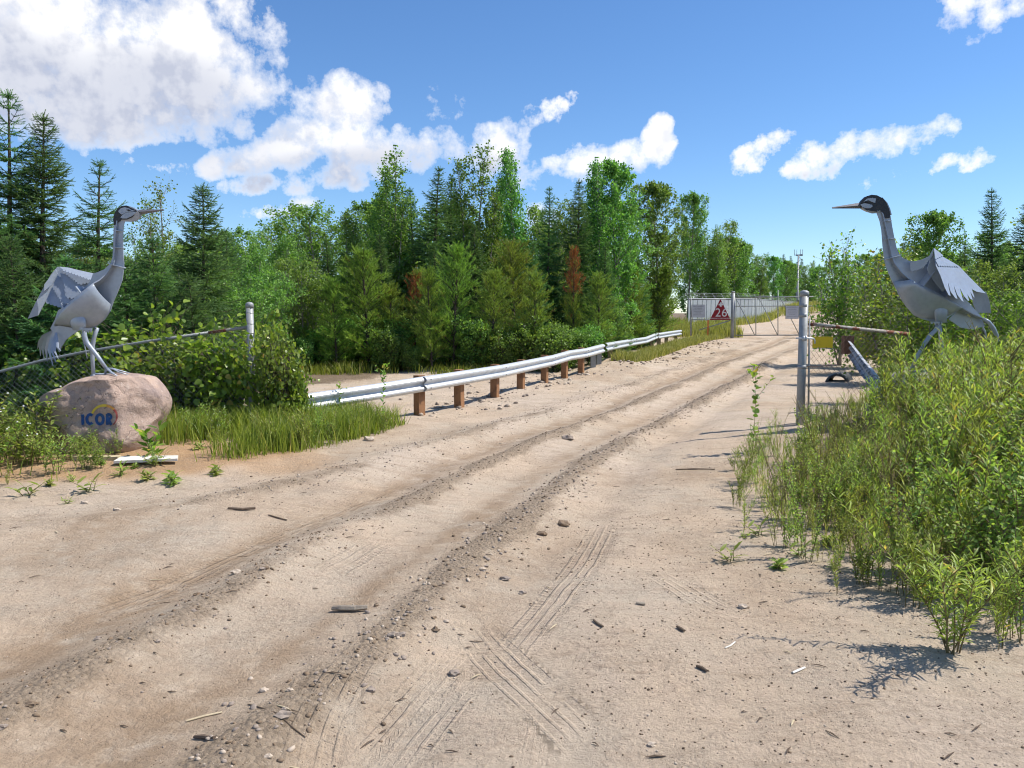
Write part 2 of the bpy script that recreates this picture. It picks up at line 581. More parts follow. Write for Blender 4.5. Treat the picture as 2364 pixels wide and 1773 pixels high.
def rockmat(name, a, b, c, sc=2.2):
    m, n, p = principled(name, a, 0.8)
    t = n.new('ShaderNodeTexCoord').outputs['Object']
    n1 = n.noise(t, sc, 6, 0.6, 0.8)
    n2 = n.noise(t, sc * 9, 6, 0.65)
    n3 = n.noise(t, sc * 40, 3, 0.6)
    col = n.mixc(n.ss(n1, 0.42, 0.62), a, b)
    col = n.mixc(n.ss(n2, 0.55, 0.75), col, c)
    crk = n.noise(t, sc * 1.3, 3, 0.5, 1.5)
    crk = n.math('LESS_THAN', n.math('ABSOLUTE', n.math('SUBTRACT', crk, 0.5)), 0.006)
    col = n.mixc(n.math('MULTIPLY', crk, 0.6), col, tuple(x * 0.3 for x in a))
    col = n.mixc(n.math('MULTIPLY', n.ss(n3, 0.5, 0.7), 0.35), col, tuple(x * 0.45 for x in a))
    n.l.new(col, p.inputs['Base Color'])
    h = n.math('SUBTRACT', n.math('MULTIPLY_ADD', n2, 0.9, n.math('MULTIPLY', n3, 0.2)), n.math('MULTIPLY', crk, 0.5))
    bp = n.new('ShaderNodeBump')
    bp.inputs['Strength'].default_value = 0.55
    bp.inputs['Distance'].default_value = 0.035
    n.l.new(h, bp.inputs['Height'])
    n.l.new(bp.outputs[0], p.inputs['Normal'])
    return m


M['granite'] = rockmat('pink_granite', (0.44, 0.315, 0.245), (0.29, 0.215, 0.185), (0.55, 0.44, 0.36), 1.9)
M['greyrock'] = rockmat('grey_granite', (0.37, 0.32, 0.29), (0.26, 0.235, 0.225), (0.47, 0.41, 0.36))
M['pebble'] = worn('pebble_grey', (0.31, 0.25, 0.20), (0.20, 0.16, 0.13), 30, 0.9, 0.85, 0, 0)
M['pebblew'] = worn('pebble_pale', (0.48, 0.39, 0.30), (0.36, 0.28, 0.21), 30, 0.8, 0.8, 0, 0)
M['clod'] = worn('dirt_clod', (0.22, 0.155, 0.10), (0.13, 0.095, 0.065), 30, 0.8, 0.95, 0, 0)
M['bark_chip'] = worn('bark_chip', (0.11, 0.075, 0.05), (0.22, 0.16, 0.11), 20, 0.8, 0.9, 0, 0.2)

# ------------------------------------------------------------------ the ground
def fl(*uv):
    return [flat(u, v) for u, v in uv]


# two loose gravel windrows between the wheel lanes (photo points on the flat apron, then depths up the hill)
RIDGE_A = smooth_poly(fl((-500, 1830), (-200, 1745), (0, 1655), (239, 1530), (406, 1439), (550, 1353), (693, 1276), (836, 1210), (980, 1142), (1080, 1085), (1230, 1023), (1420, 955)) + [(4.6, 20), (8.2, 28), (12.2, 36), (15.5, 43), (22, 56), (30, 75), (42, 110)], 3)
RIDGE_B = smooth_poly(fl((400, 1900), (500, 1790), (590, 1695), (690, 1615), (790, 1538), (872, 1472), (1039, 1334), (1135, 1257), (1230, 1181), (1326, 1090), (1421, 1028), (1530, 975)) + [(5.9, 20), (9.5, 28), (13.6, 36), (17, 43), (24, 56), (32, 75), (44, 110)], 3)
RIDGE_C = smooth_poly(fl((-600, 1290), (-100, 1250), (300, 1190), (600, 1130), (850, 1070), (1050, 1010)) + [(1.6, 16), (3.6, 20), (7.2, 28), (11.0, 36), (14.4, 43)], 3)
RAILP = [(-6.0, 10.2), (-3.1, 12.0), (-2.26, 12.9), (-1.5, 13.7), (-0.86, 15.0), (-0.21, 16.5), (0.35, 17.8), (0.99, 19.3), (1.5, 20.5), (2.04, 21.7), (2.7, 23.2), (4.17, 28), (6.3, 34), (8.4, 39), (11.0, 43), (20, 60), (34, 95)]
LEDGE = [(-30, 6.0), (-9, 7.2), (-6.2, 7.6), (-4.2, 7.9), (-3.0, 8.8), (-2.3, 9.6), (-1.75, 11.2), (-1.6, 12.6)]
REDGE = [(2.75, 3.2), (2.25, 4.2), (2.0, 5.2), (1.85, 6.4), (2.2, 8.0), (2.9, 9.6), (4.2, 11.4), (6.0, 14), (9.0, 19), (13, 25), (19, 33), (25, 43), (40, 70)]

TR1 = [  # tyre prints: photo polyline, half width m
    (smooth_poly(fl((665, 1850), (693, 1773), (722, 1673), (781, 1568), (838, 1501), (890, 1445))), 0.12),
    (smooth_poly(fl((1400, 1190), (1374, 1248), (1326, 1324), (1206, 1458), (1130, 1540))), 0.12),
    (smooth_poly(fl((860, 1820), (930, 1700), (1050, 1560), (1120, 1480))), 0.11),
    (smooth_poly(fl((700, 1335), (790, 1290), (880, 1245), (930, 1225))), 0.14),
    (smooth_poly(fl((150, 1773), (330, 1680), (470, 1600))), 0.10),
    (smooth_poly(fl((790, 1773), (900, 1650), (1010, 1530), (1090, 1450))), 0.10),
    (smooth_poly(fl((100, 1440), (400, 1330), (700, 1210), (900, 1130), (1080, 1060))), 0.14),
]
TR2 = [
    (smooth_poly(fl((1060, 1395), (1087, 1425), (1230, 1575), (1407, 1740), (1480, 1820))), 0.13),
    (smooth_poly(fl((1480, 1300), (1560, 1350), (1680, 1410), (1800, 1450))), 0.11),
    (smooth_poly(fl((1220, 1790), (1250, 1640), (1290, 1540))), 0.07),
]


def relief(x, y, a, b, c):
    far = 0.55 + 0.45 * (1 - sstep(y, 20, 45))
    w = 1 + fbm(x * 0.5, y * 0.5, 2, 3) * 1.2
    z = 0.050 * np.exp(-(a / 0.17) ** 2) * w + 0.040 * np.exp(-(b / 0.16) ** 2) * w + 0.035 * np.exp(-(c / 0.25) ** 2) * w
    z += -0.075 * np.exp(-((a - 0.55) / 0.30) ** 2) - 0.06 * np.exp(-((a + 0.60) / 0.34) ** 2)
    z += -0.065 * np.exp(-((b + 0.5) / 0.26) ** 2) - 0.03 * np.exp(-((c - 0.6) / 0.3) ** 2)
    return z * far * 0.85


def height(x, y, a, b, c):
    x = np.asarray(x, dtype=float)
    y = np.asarray(y, dtype=float)
    z = np.interp(y, [-100, 20, 30, 43, 60, 90, 130, 500], [0, 0.0, 0.14, 0.39, 1.05, 1.40, 1.75, 2.2])
    G = lambda cx, cy, sx, sy, a: a * np.exp(-((x - cx) / sx) ** 2 - ((y - cy) / sy) ** 2)
    z = z + G(-4.9, 9.5, 1.9, 1.35, 0.17) + G(-7.5, 12.8, 3.0, 2.0, -0.45) + G(-3.0, 13.6, 1.0, 1.2, -0.05)
    z = z + G(6.4, 10.3, 2.6, 2.8, 0.32) + G(5.0, 7.0, 2.0, 1.8, 0.12) + G(32, 74, 9, 14, 1.5) + G(3.2, 24.5, 1.2, 2.5, 0.25) + G(-1.0, 14.8, 1.6, 2.6, -0.09)
    z = z + 0.05 * fbm(x * 0.35, y * 0.35, 3, 1) * 2 + 0.024 * fbm(x * 1.9, y * 1.9, 4, 5) * 2
    z = z + relief(x, y, a, b, c)
    return z + 0.006 * fbm(x * 9, y * 9, 3, 9) * 2 * (y < 30)


def gz(x, y):
    """height of the ground sheet (read off its own grid)"""
    x = np.clip(np.asarray(x, dtype=float), xs[0], xs[-1])
    y = np.clip(np.asarray(y, dtype=float), ys[0], ys[-1])
    i = np.clip(np.searchsorted(xs, x) - 1, 0, nx - 2)
    j = np.clip(np.searchsorted(ys, y) - 1, 0, ny - 2)
    fx = (x - xs[i]) / (xs[i + 1] - xs[i])
    fy = (y - ys[j]) / (ys[j + 1] - ys[j])
    Z = gzv.reshape(ny, nx)
    return (Z[j, i] * (1 - fx) + Z[j, i + 1] * fx) * (1 - fy) + (Z[j + 1, i] * (1 - fx) + Z[j + 1, i + 1] * fx) * fy


def gzs(x, y):
    return float(gz(np.array([x]), np.array([y]))[0])


def pd_near(P, x, y):
    """distance field only where the lanes matter"""
    out = np.full(x.shape, 50.0)
    m = (y > -3) & (y < 120) & (np.abs(x) < 60)
    out[m] = pdist(x[m], y[m], P)[0]
    return out


def grow(start, end, d0, rate):
    out, p = [], start
    while p < end:
        out.append(p)
        p += max(d0, rate * abs(p))
    out.append(end)
    return out


ys = np.array([-60, -30, -12, -5, -2, 0, 0.8] + grow(1.5, 50, 0.024, 0.0056) + grow(50.6, 900, 0.6, 0.05)[1:])
xr = grow(0.013, 900, 0.026, 0.0085)
xs = np.array([-q for q in reversed(xr)] + xr)
GX, GY = np.meshgrid(xs, ys)
gx, gy = GX.ravel(), GY.ravel()
da, db, dc = (pd_near(P_, gx, gy) for P_ in (RIDGE_A, RIDGE_B, RIDGE_C))
gzv = height(gx, gy, da, db, dc)
nx, ny = len(xs), len(ys)
idx = np.arange(nx * ny).reshape(ny, nx)
gf = np.stack([idx[:-1, :-1], idx[:-1, 1:], idx[1:, 1:], idx[1:, :-1]], -1).reshape(-1, 4)
nn = fbm(gx * 1.3, gy * 1.3, 4, 11)
n2 = fbm(gx * 0.5, gy * 0.5, 3, 21)
gravel = np.maximum.reduce([np.exp(-(da / 0.17) ** 2), 0.95 * np.exp(-(db / 0.19) ** 2), 0.5 * np.exp(-(dc / 0.25) ** 2)])
gravel = np.clip(gravel * (0.9 + fbm(gx * 0.8 + 3, gy * 0.8, 3, 41) * 1.6) + nn * 0.9, 0, 1) * (gravel > 0.02)
n3 = fbm(gx * 0.9 + 40, gy * 0.35 + 7, 4, 33)
pale = sstep(n3, 0.02, 0.16)
damp = np.clip(np.exp(-((da - 0.50) / 0.22) ** 2) * 1.0 + np.exp(-((db - 0.42) / 0.16) ** 2) * 0.7 + np.clip(n2 * 2.6 - 0.22, 0, 0.7) + np.clip(-n3 * 3.0 - 0.25, 0, 0.5), 0, 1)
mound = sstep(1 - np.hypot((gx + 5.2) / 3.3, (gy - 8.9) / 1.55) + nn * 0.35, 0.0, 0.35)
dl, _, _ = pdist(gx, gy, LEDGE)
dr, _, _ = pdist(gx, gy, REDGE)
drail, _, _ = pdist(gx, gy, RAILP)
soil = np.maximum(sstep(dl + nn * 0.5, 0.0, 0.9) * (gy < 12.8) * (gx < -1.4), sstep(-dr + nn * 0.8, 0.15, 1.2))
soil = np.maximum(soil, sstep(drail + nn, 4.0, 6.0) * (gy > 9))
soil = np.where(mound > 0.3, soil * 0.25, soil)


def tracks(T):
    dd = np.zeros_like(gx)
    ss_ = np.zeros_like(gx)
    mm = np.zeros_like(gx)
    near = (gy < 14) & (gy > 1) & (np.abs(gx) < 8)
    for P, hw in T:
        d_, s_, L_ = pdist(gx[near], gy[near], P)
        q = d_ / hw
        m_ = (1 - sstep(np.abs(q), 0.85, 1.25)) * sstep(s_, 0.0, 0.8) * (1 - sstep(s_, L_ - 0.9, L_ - 0.03))
        take = m_ > mm[near]
        for arr, val in ((dd, q), (ss_, s_), (mm, m_)):
            t_ = arr[near]
            t_[take] = val[take]
            arr[near] = t_
    return dd, ss_, mm


t1 = tracks(TR1)
t2 = tracks(TR2)
gzv = gzv - 0.010 * t1[2] - 0.008 * t2[2]

mg, n, p = principled('dirt_road', (0.45, 0.34, 0.25), 0.95, 0, 0.15)
tco = n.new('ShaderNodeTexCoord').outputs['Object']
big = n.noise(tco, 0.6, 5, 0.6, 0.4)
mid = n.noise(tco, 5.0, 5, 0.65, 0.3)
fin = n.noise(tco, 55.0, 5, 0.7)
grit = n.noise(tco, 210.0, 3, 0.7)
vor = n.new('ShaderNodeTexVoronoi', feature='F1')
n.l.new(tco, vor.inputs['Vector'])
vor.inputs['Scale'].default_value = 38
vor2 = n.new('ShaderNodeTexVoronoi', feature='F1')
n.l.new(tco, vor2.inputs['Vector'])
vor2.inputs['Scale'].default_value = 95
c = n.mixc(n.ss(big, 0.36, 0.66), (0.535, 0.415, 0.300), (0.500, 0.415, 0.318))
c = n.mixc(n.math('MULTIPLY', n.ss(mid, 0.42, 0.72), 0.55), c, (0.56, 0.43, 0.32))
c = n.mixc(n.math('MULTIPLY', n.attr('pale'), 0.6), c, (0.56, 0.455, 0.355))
c = n.mixc(n.math('MULTIPLY', n.math('MULTIPLY', n.attr('damp'), n.ss(mid, 0.25, 0.6)), 0.8), c, (0.315, 0.215, 0.130))
gcol = n.mixc(vor.outputs['Color'], (0.20, 0.15, 0.10), (0.38, 0.295, 0.21))
gmask = n.math('MULTIPLY', n.ss(n.math('ADD', n.attr('gravel'), n.math('MULTIPLY', n.math('SUBTRACT', mid, 0.5), 1.1)), 0.25, 0.75), 0.85)
c = n.mixc(gmask, c, gcol)
mcol = n.mixc(vor2.outputs['Color'], (0.38, 0.215, 0.100), (0.62, 0.42, 0.25))
c = n.mixc(n.attr('mound'), c, mcol)
c = n.mixc(n.math('MULTIPLY', n.ss(n.math('ADD', n.attr('soil'), n.math('MULTIPLY', n.math('SUBTRACT', mid, 0.5), 0.8)), 0.3, 0.8), 0.9), c, (0.135, 0.098, 0.062))
# specks of bark, dark grit and pale chips strewn over the sand
spk = n.math('LESS_THAN', vor2.outputs['Distance'], 0.20)
zone = n.ss(n.noise(tco, 1.5, 4, 0.65), 0.46, 0.60)
spk = n.math('MULTIPLY', spk, zone)
c = n.mixc(n.math('MULTIPLY', n.math('MULTIPLY', zone, n.ss(n.noise(tco, 30.0, 4, 0.75), 0.42, 0.62)), 0.45), c, (0.29, 0.225, 0.165))
c = n.mixc(n.math('MULTIPLY', spk, 0.8), c, (0.115, 0.080, 0.055))
vor3 = n.new('ShaderNodeTexVoronoi', feature='F1')
n.l.new(tco, vor3.inputs['Vector'])
vor3.inputs['Scale'].default_value = 60
c = n.mixc(n.math('MULTIPLY', n.math('LESS_THAN', vor3.outputs['Distance'], 0.09), 0.6), c, (0.60, 0.54, 0.45))
clump = n.noise(tco, 22.0, 6, 0.72, 0.6)
c = n.mixc(n.math('MULTIPLY', n.ss(clump, 0.53, 0.68), 0.30), c, (0.27, 0.195, 0.135))
stre = n.new('ShaderNodeMapping')
stre.inputs['Rotation'].default_value = (0, 0, R(-62))
stre.inputs['Scale'].default_value = (0.22, 1.0, 1.0)
n.l.new(tco, stre.inputs['Vector'])
streak = n.noise(stre.outputs[0], 9.0, 6, 0.7, 0.5)
c = n.mixc(n.math('MULTIPLY', n.ss(streak, 0.50, 0.66), 0.34), c, (0.31, 0.225, 0.150))
c = n.mixc(n.math('MULTIPLY', n.ss(fin, 0.53, 0.74), 0.42), c, (0.22, 0.165, 0.12))
c = n.mixc(n.math('MULTIPLY', n.ss(grit, 0.5, 0.75), 0.35), c, (0.20, 0.15, 0.11))
n.l.new(c, p.inputs['Base Color'])


def tread(k, ribs, lat):
    d_ = n.attr('trd%d' % k)
    s_ = n.attr('trs%d' % k)
    m_ = n.attr('trm%d' % k)
    w = n.math('SINE', n.math('MULTIPLY', d_, ribs))
    w = n.ss(w, 0.3, 0.9)
    l_ = n.math('SINE', n.math('ADD', n.math('MULTIPLY', s_, lat), n.math('MULTIPLY', n.math('ABSOLUTE', d_), 5.0)))
    l_ = n.math('MULTIPLY', n.ss(l_, 0.0, 0.7), n.ss(n.math('ABSOLUTE', d_), 0.35, 0.6))
    h_ = n.math('MULTIPLY_ADD', l_, 0.55, w)
    brk = n.ss(mid, 0.34, 0.55)
    return n.math('MULTIPLY', n.math('MULTIPLY', h_, m_), brk)


h = n.math('MULTIPLY', fin, 0.014)
h = n.math('MULTIPLY_ADD', clump, 0.022, h)
h = n.math('MULTIPLY_ADD', streak, 0.016, h)
h = n.math('MULTIPLY_ADD', grit, 0.004, h)
h = n.math('MULTIPLY_ADD', mid, 0.016, h)
h = n.math('MULTIPLY_ADD', n.math('MULTIPLY', n.math('SUBTRACT', 0.6, vor.outputs['Distance']), n.math('ADD', gmask, 0.06)), 0.018, h)
h = n.math('MULTIPLY_ADD', n.math('MULTIPLY', n.math('SUBTRACT', 0.6, vor2.outputs['Distance']), n.attr('mound')), 0.010, h)
h = n.math('MULTIPLY_ADD', tread(1, 12.0, 170.0), 0.012, h)
h = n.math('MULTIPLY_ADD', tread(2, 13.0, 190.0), 0.012, h)
bp = n.new('ShaderNodeBump')
bp.inputs['Strength'].default_value = 1.0
bp.inputs['Distance'].default_value = 1.0
n.l.new(h, bp.inputs['Height'])
n.l.new(bp.outputs[0], p.inputs['Normal'])
gme = fastmesh('ground', np.stack([gx, gy, gzv], 1), gf, mg, dict(gravel=gravel, damp=damp, pale=pale, mound=mound, soil=soil, trd1=t1[0], trs1=t1[1], trm1=t1[2], trd2=t2[0], trs2=t2[1], trm2=t2[2]), smooth=True)
ground = link('ground', gme)
ground['kind'] = 'structure'
ground['label'] = 'rutted pale dirt road and sandy verge rising to the gate'

# ------------------------------------------------------------------ vegetation shapes
TWO = 2 * math.pi


def needle_twig(seed, n, ln, wd, spread=0.9, tip=True):
    """a 1 m long twig along +x clothed in needles, unit for scatter (triangles)"""
    rg = np.random.default_rng(seed)
    v, f = [], []
    for k in range(3):
        a = k * TWO / 3
        y, z = math.cos(a) * wd * 1.6, math.sin(a) * wd * 1.6
        o = len(v)
        v += [(0, y, z), (0, -y, -z), (1, 0, 0)]
        f.append((o, o + 1, o + 2))
    for i in range(n):
        x = (i + rg.random()) / n
        a = rg.random() * TWO
        sp = spread * (1 - 0.55 * x)
        d = np.array([math.cos(sp), math.sin(sp) * math.cos(a), math.sin(sp) * math.sin(a)])
        p0 = np.array([x * 0.97, 0, 0])
        side = np.cross(d, rg.normal(size=3))
        side /= np.linalg.norm(side)
        l = ln * (0.75 + 0.5 * rg.random())
        o = len(v)
        v += [tuple(p0 + side * wd), tuple(p0 - side * wd), tuple(p0 + d * l)]
        f.append((o, o + 1, o + 2))
    return np.array(v), np.array(f)


def leaf_shape(kind):
    if kind == 'narrow':     # willow: long, folded, arched
        v = [(0, 0, 0), (.3, .10, .03), (.3, -.10, .03), (.3, 0, 0.0), (.7, .085, 0), (.7, -.085, 0), (.7, 0, -.03), (1, 0, -.14)]
        f = [(0, 3, 1), (0, 2, 3), (1, 3, 6), (1, 6, 4), (3, 2, 5), (3, 5, 6), (4, 6, 7), (6, 5, 7)]
    elif kind == 'round':    # aspen, poplar: heart
        v = [(0, 0, 0), (.25, .40, .08), (.25, -.40, .08), (.65, .30, .04), (.65, -.30, .04), (1, 0, -.06)]
        f = [(0, 5, 1), (1, 5, 3), (0, 2, 5), (2, 4, 5)]
    elif kind == 'small':
        v = [(0, 0, 0), (.5, .34, .05), (.5, -.34, .05), (1, 0, 0)]
        f = [(0, 3, 1), (0, 2, 3)]
    return np.array(v, dtype=float), np.array(f)


def rand_dirs(rg, n):
    d = rg.normal(size=(n, 3))
    return d / np.linalg.norm(d, axis=1, keepdims=True)


def baked(name, pv, pf, pos, dirs, nrm, sc, mat, rg, lv=None):
    fr = frames(dirs, nrm)
    v, f = scatter(pv, pf, pos, fr, sc)
    lv = rg.random(len(pos)) if lv is None else lv
    return fastmesh(name, v, f, mat, dict(lv=np.repeat(lv, len(pv))))


SPR_TWIG = [needle_twig(s, 30, 0.19, 0.024, 0.95) for s in (1, 2)]
SPR_FAR = [needle_twig(s, 15, 0.21, 0.034, 0.95) for s in (3, 4)]
PIN_TWIG = [needle_twig(s, 30, 0.30, 0.020, 0.95) for s in (5, 6)]


def conifer(seed, H, Rr, kind='spruce', gap=0.24, bare=0.06, dens=1.0, top=1.0, mat='spruce', far=False, droop=0.25, lean=0.0, power=0.85, rusttop=None):
    rg = np.random.default_rng(seed)
    mb = MB()
    ph = rg.random() * TWO
    bx = lambda z: (0.02 * H * math.sin(z / H * 2.6 + ph) + lean * (z / H) ** 2.5, 0.015 * H * math.sin(z / H * 3.1 + ph * 2))
    tz = [0, H * .15, H * .35, H * .6, H * .8, H * .93, H]
    mb.tube([(*bx(z), z) for z in tz], [0.0135 * H * (1 - z / H) ** 0.8 + 0.006 for z in tz], 7)
    pos, dirs, ls, lv = [], [], [], []
    z = bare * H
    while z < H * 0.985:
        h = z / H
        nb_ = int(rg.integers(5, 8)) if h < .85 else int(rg.integers(4, 6))
        a0 = rg.random() * TWO
        for k in range(nb_):
            if kind == 'pine' and rg.random() < 0.08:
                continue
            a = a0 + TWO * k / nb_ + rg.normal() * 0.2
            L = Rr * ((1 - h) ** power + 0.03) * (0.50 + 0.65 * rg.random())
            if h < 0.12:
                L *= 0.8
            if kind == 'spruce':
                e0 = (-0.15 if h < .5 else 0.12 + (h - .5) * 1.1) + rg.normal() * 0.08
                bend = droop * (1 - h) * -1
            else:
                e0 = 0.25 + h * 0.55 + rg.normal() * 0.12
                bend = 0.25
            x0, y0 = bx(z)
            P = []
            n_ = 6
            for i in range(n_):
                t = i / (n_ - 1)
                r_ = L * t
                zz = z + r_ * math.tan(e0) + bend * L * (t * (1 - t)) * 1.6 + 0.10 * L * t ** 3
                P.append(np.array([x0 + math.cos(a) * r_, y0 + math.sin(a) * r_, zz]))
            mb.tube(P, [0.004 + 0.010 * L * (1 - i / n_) for i in range(n_)], 3, cap=False)
            out = np.array([math.cos(a), math.sin(a), 0])
            sid = np.array([-math.sin(a), math.cos(a), 0])
            step = (0.068 if not far else 0.085) / dens
            if kind == 'pine':
                step *= 1.25
            m = max(3, int(L / step))
            shade = rg.random() * 0.5
            for i in range(m):
                t = (i + 0.6) / m
                if kind == 'pine' and t < 0.18:
                    continue
                if kind == 'spruce' and t < 0.12:
                    continue
                q = t * (n_ - 1)
                i0 = min(int(q), n_ - 2)
                p_ = P[i0] * (1 - (q - i0)) + P[i0 + 1] * (q - i0)
                along = P[i0 + 1] - P[i0]
                along = along / np.linalg.norm(along)
                sub = 2 if L > 0.5 else 2
                for sg in ((1, -1) if sub == 2 else (1, -1, 0)):
                    if kind == 'spruce':
                        l = min(0.36, 0.12 + 0.5 * L * (1 - t)) * (0.7 + 0.5 * rg.random())
                        d = along * 0.75 + sid * sg * 0.75 + np.array([0, 0, -0.30 + rg.normal() * 0.16])
                    else:
                        l = (0.12 + 0.11 * rg.random()) * (1.0 + 0.3 * (1 - t))
                        d = along * 0.5 + sid * sg * (0.1 + 0.7 * rg.random()) + np.array([0, 0, 0.45 + rg.normal() * 0.4])
                    pos.append(p_)
                    dirs.append(d)
                    ls.append(l)
                    lv.append(min(1, max(0, shade + 0.5 * rg.random() ** 1.5)))
            pos.append(P[-2])
            dirs.append(P[-1] - P[-2] + np.array([0, 0, 0.02]))
            ls.append(max(0.12, np.linalg.norm(P[-1] - P[-2]) + 0.08))
            lv.append(0.8 + 0.2 * rg.random())
        z += gap * (0.7 + 0.6 * rg.random()) * (1.0 if h < 0.7 else 0.75 * top)
    # leader
    for zz in np.arange(H * 0.93, H, 0.07):
        for k in range(3):
            pos.append(np.array([*bx(zz), zz]))
            d = rand_dirs(rg, 1)[0]
            dirs.append(np.array([d[0] * .45, d[1] * .45, 1.0]))
            ls.append(0.13)
            lv.append(rg.random())
    pos, dirs, ls, lv = np.array(pos), np.array(dirs), np.array(ls), np.array(lv)
    protos = PIN_TWIG if kind == 'pine' else (SPR_FAR if far else SPR_TWIG)
    pv, pf = protos[seed % 2]
    mi = None
    fr = frames(dirs, rand_dirs(rg, len(pos)))
    sc = np.stack([ls, np.maximum(ls, .15), np.maximum(ls, .15)], 1)
    v, f = scatter(pv, pf, pos, fr, sc)
    mats = [M[mat]]
    if rusttop:
        mats.append(M['rust'])
        isr = (pos[:, 2] > rusttop[0] * H) & (pos[:, 2] < rusttop[1] * H) & (rg.random(len(pos)) < 0.9)
        isr |= rg.random(len(pos)) < 0.03
        mi = np.repeat(isr.astype(int), len(pf))
    crown = fastmesh('crown', v, f, mats, dict(lv=np.repeat(lv, len(pv))), mi=mi)
    return mb.mesh('trunk', M['bark'], True), crown, H


def broadleaf(seed, H, Wd, mat='aspen', leaf=0.06, nl=30, base=0.12, shape='col', ntw=7, per=30, bark='palebark', stems=1, lk='round', erect=0.9, far=False):
    rg = np.random.default_rng(seed)
    mb = MB()
    pos, lvl = [], []
    for s_ in range(stems):
        hs_ = H * (1 if s_ == 0 else 0.62 + 0.35 * rg.random())
        a_ = rg.random() * TWO
        sp = 0 if stems == 1 else (0.15 + 0.55 * rg.random()) * Wd
        ph = rg.random() * TWO
        tp = lambda t: np.array([math.cos(a_) * sp * t ** 1.1 + 0.025 * H * math.sin(3 * t + ph), math.sin(a_) * sp * t ** 1.1 + 0.025 * H * math.cos(2.4 * t + ph) - 0.025 * H * math.cos(ph), hs_ * t])
        mb.tube([tp(t) for t in (0, .15, .35, .55, .75, .9, 1)], [0.011 * hs_ * (1 - t * .93) + 0.003 for t in (0, .15, .35, .55, .75, .9, 1)], 6)
        k_ = max(6, int(nl / stems * (1.4 if stems > 1 else 1)))
        for i in range(k_):
            t = base + (1 - base) * ((i + rg.random()) / k_)
            if shape == 'col':
                prof = (min(1, (t - base) / 0.25 + 0.55) * (1 - t) ** 0.6 + 0.12) * (0.7 + 0.6 * rg.random())
            else:
                q = (t - base) / (1 - base)
                prof = math.sqrt(max(0.02, 1 - (2 * q - 0.9) ** 2 * 0.95)) * 0.95 + 0.03
            L = Wd * prof * (0.65 + 0.5 * rg.random()) * (0.75 if stems > 1 else 1) * (1.35 if shape == 'col' and t > 0.7 else 1)
            a = i * 2.4 + rg.normal() * 0.4
            e = min(1.4, erect * (0.75 + 0.4 * rg.random()) + (0.30 * max(0, t - 0.6) / 0.4 if shape == 'col' else 0))
            o = tp(t)
            P = [o + np.array([math.cos(a) * L * q * math.cos(e), math.sin(a) * L * q * math.cos(e), L * q * math.sin(e) + 0.12 * L * q * q]) + rg.normal(size=3) * 0.03 * L * q for q in (0, .35, .7, 1)]
            mb.tube(P, [0.012 * L + .003, .008 * L + .003, .005 * L + .002, .002], 3, cap=False)
            for k in range(ntw):
                q = 0.22 + 0.78 * (k + rg.random()) / ntw
                i0 = min(int(q * 3), 2)
                p0 = P[i0] + (P[i0 + 1] - P[i0]) * (q * 3 - i0)
                tl = (0.16 + 0.26 * L * (1.1 - q)) * (0.6 + 0.7 * rg.random()) * (1.7 if shape == 'col' else 1.15)
                d = rand_dirs(rg, 1)[0] * 0.9 + (P[3] - P[0]) / max(L, 1e-6) * 0.55 + np.array([0, 0, 0.12])
                d /= np.linalg.norm(d)
                if not far:
                    mb.tube([p0, p0 + d * tl], [0.004, 0.0015], 3, cap=False)
                m = max(4, int(per * (0.6 + 0.8 * rg.random()) * (1.0 if shape != 'col' else 1.2 - 1.3 * max(0, t - 0.35))))
                tt = rg.random(m) ** 0.8
                pos.append(p0[None] + d[None] * (tt * tl)[:, None] + rg.normal(size=(m, 3)) * 0.05 * (1 + tl))
                lvl.append(np.clip(rg.random() * 0.45 + rg.random(m) * 0.6, 0, 1))
    pos = np.concatenate(pos)
    lvl = np.concatenate(lvl)
    n_ = len(pos)
    pv, pf = leaf_shape(lk)
    d = rand_dirs(rg, n_) + np.array([0, 0, -0.35])
    nr = rand_dirs(rg, n_) + np.array([0.25, 0, 0.6])
    sc = leaf * (0.65 + 0.6 * rg.random(n_))
    crown = baked('crown', pv, pf, pos, d, nr, sc, M[mat], rg, lvl)
    return mb.mesh('trunk', M[bark], True), crown, H


PROTO = {}


def proto(key, fn, *a, **k):
    PROTO[key] = fn(*a, **k)


# spruces: near (needle detail) and farther ones
proto('spruceA', conifer, 11, 6.2, 1.65, gap=0.155, dens=1.15)
proto('spruceB', conifer, 12, 6.0, 1.5, gap=0.20, dens=0.95, top=1.6)
proto('spruceC', conifer, 13, 4.6, 1.55, gap=0.16, dens=1.05)
proto('spruceD', conifer, 14, 3.2, 1.35, gap=0.15, dens=1.0)
proto('spruceE', conifer, 15, 7.4, 1.75, gap=0.19, far=True)
proto('spruceF', conifer, 16, 6.6, 1.5, gap=0.18, far=True)
proto('pineA', conifer, 21, 3.6, 1.1, 'pine', gap=0.15, bare=0.07, mat='pine', power=0.55)
proto('pineB', conifer, 22, 3.2, 1.0, 'pine', gap=0.155, bare=0.09, mat='pine', power=0.5)
proto('pineR', conifer, 23, 4.2, 0.95, 'pine', gap=0.16, bare=0.08, mat='pine', power=0.5, rusttop=(0.62, 1.01))
proto('pineS', conifer, 24, 3.3, 0.9, 'pine', gap=0.17, bare=0.08, mat='pine', power=0.5, rusttop=(0.72, 0.97))
proto('pineL', conifer, 25, 4.3, 1.3, 'pine', gap=0.13, bare=0.05, mat='pine', power=0.45, lean=0.55)
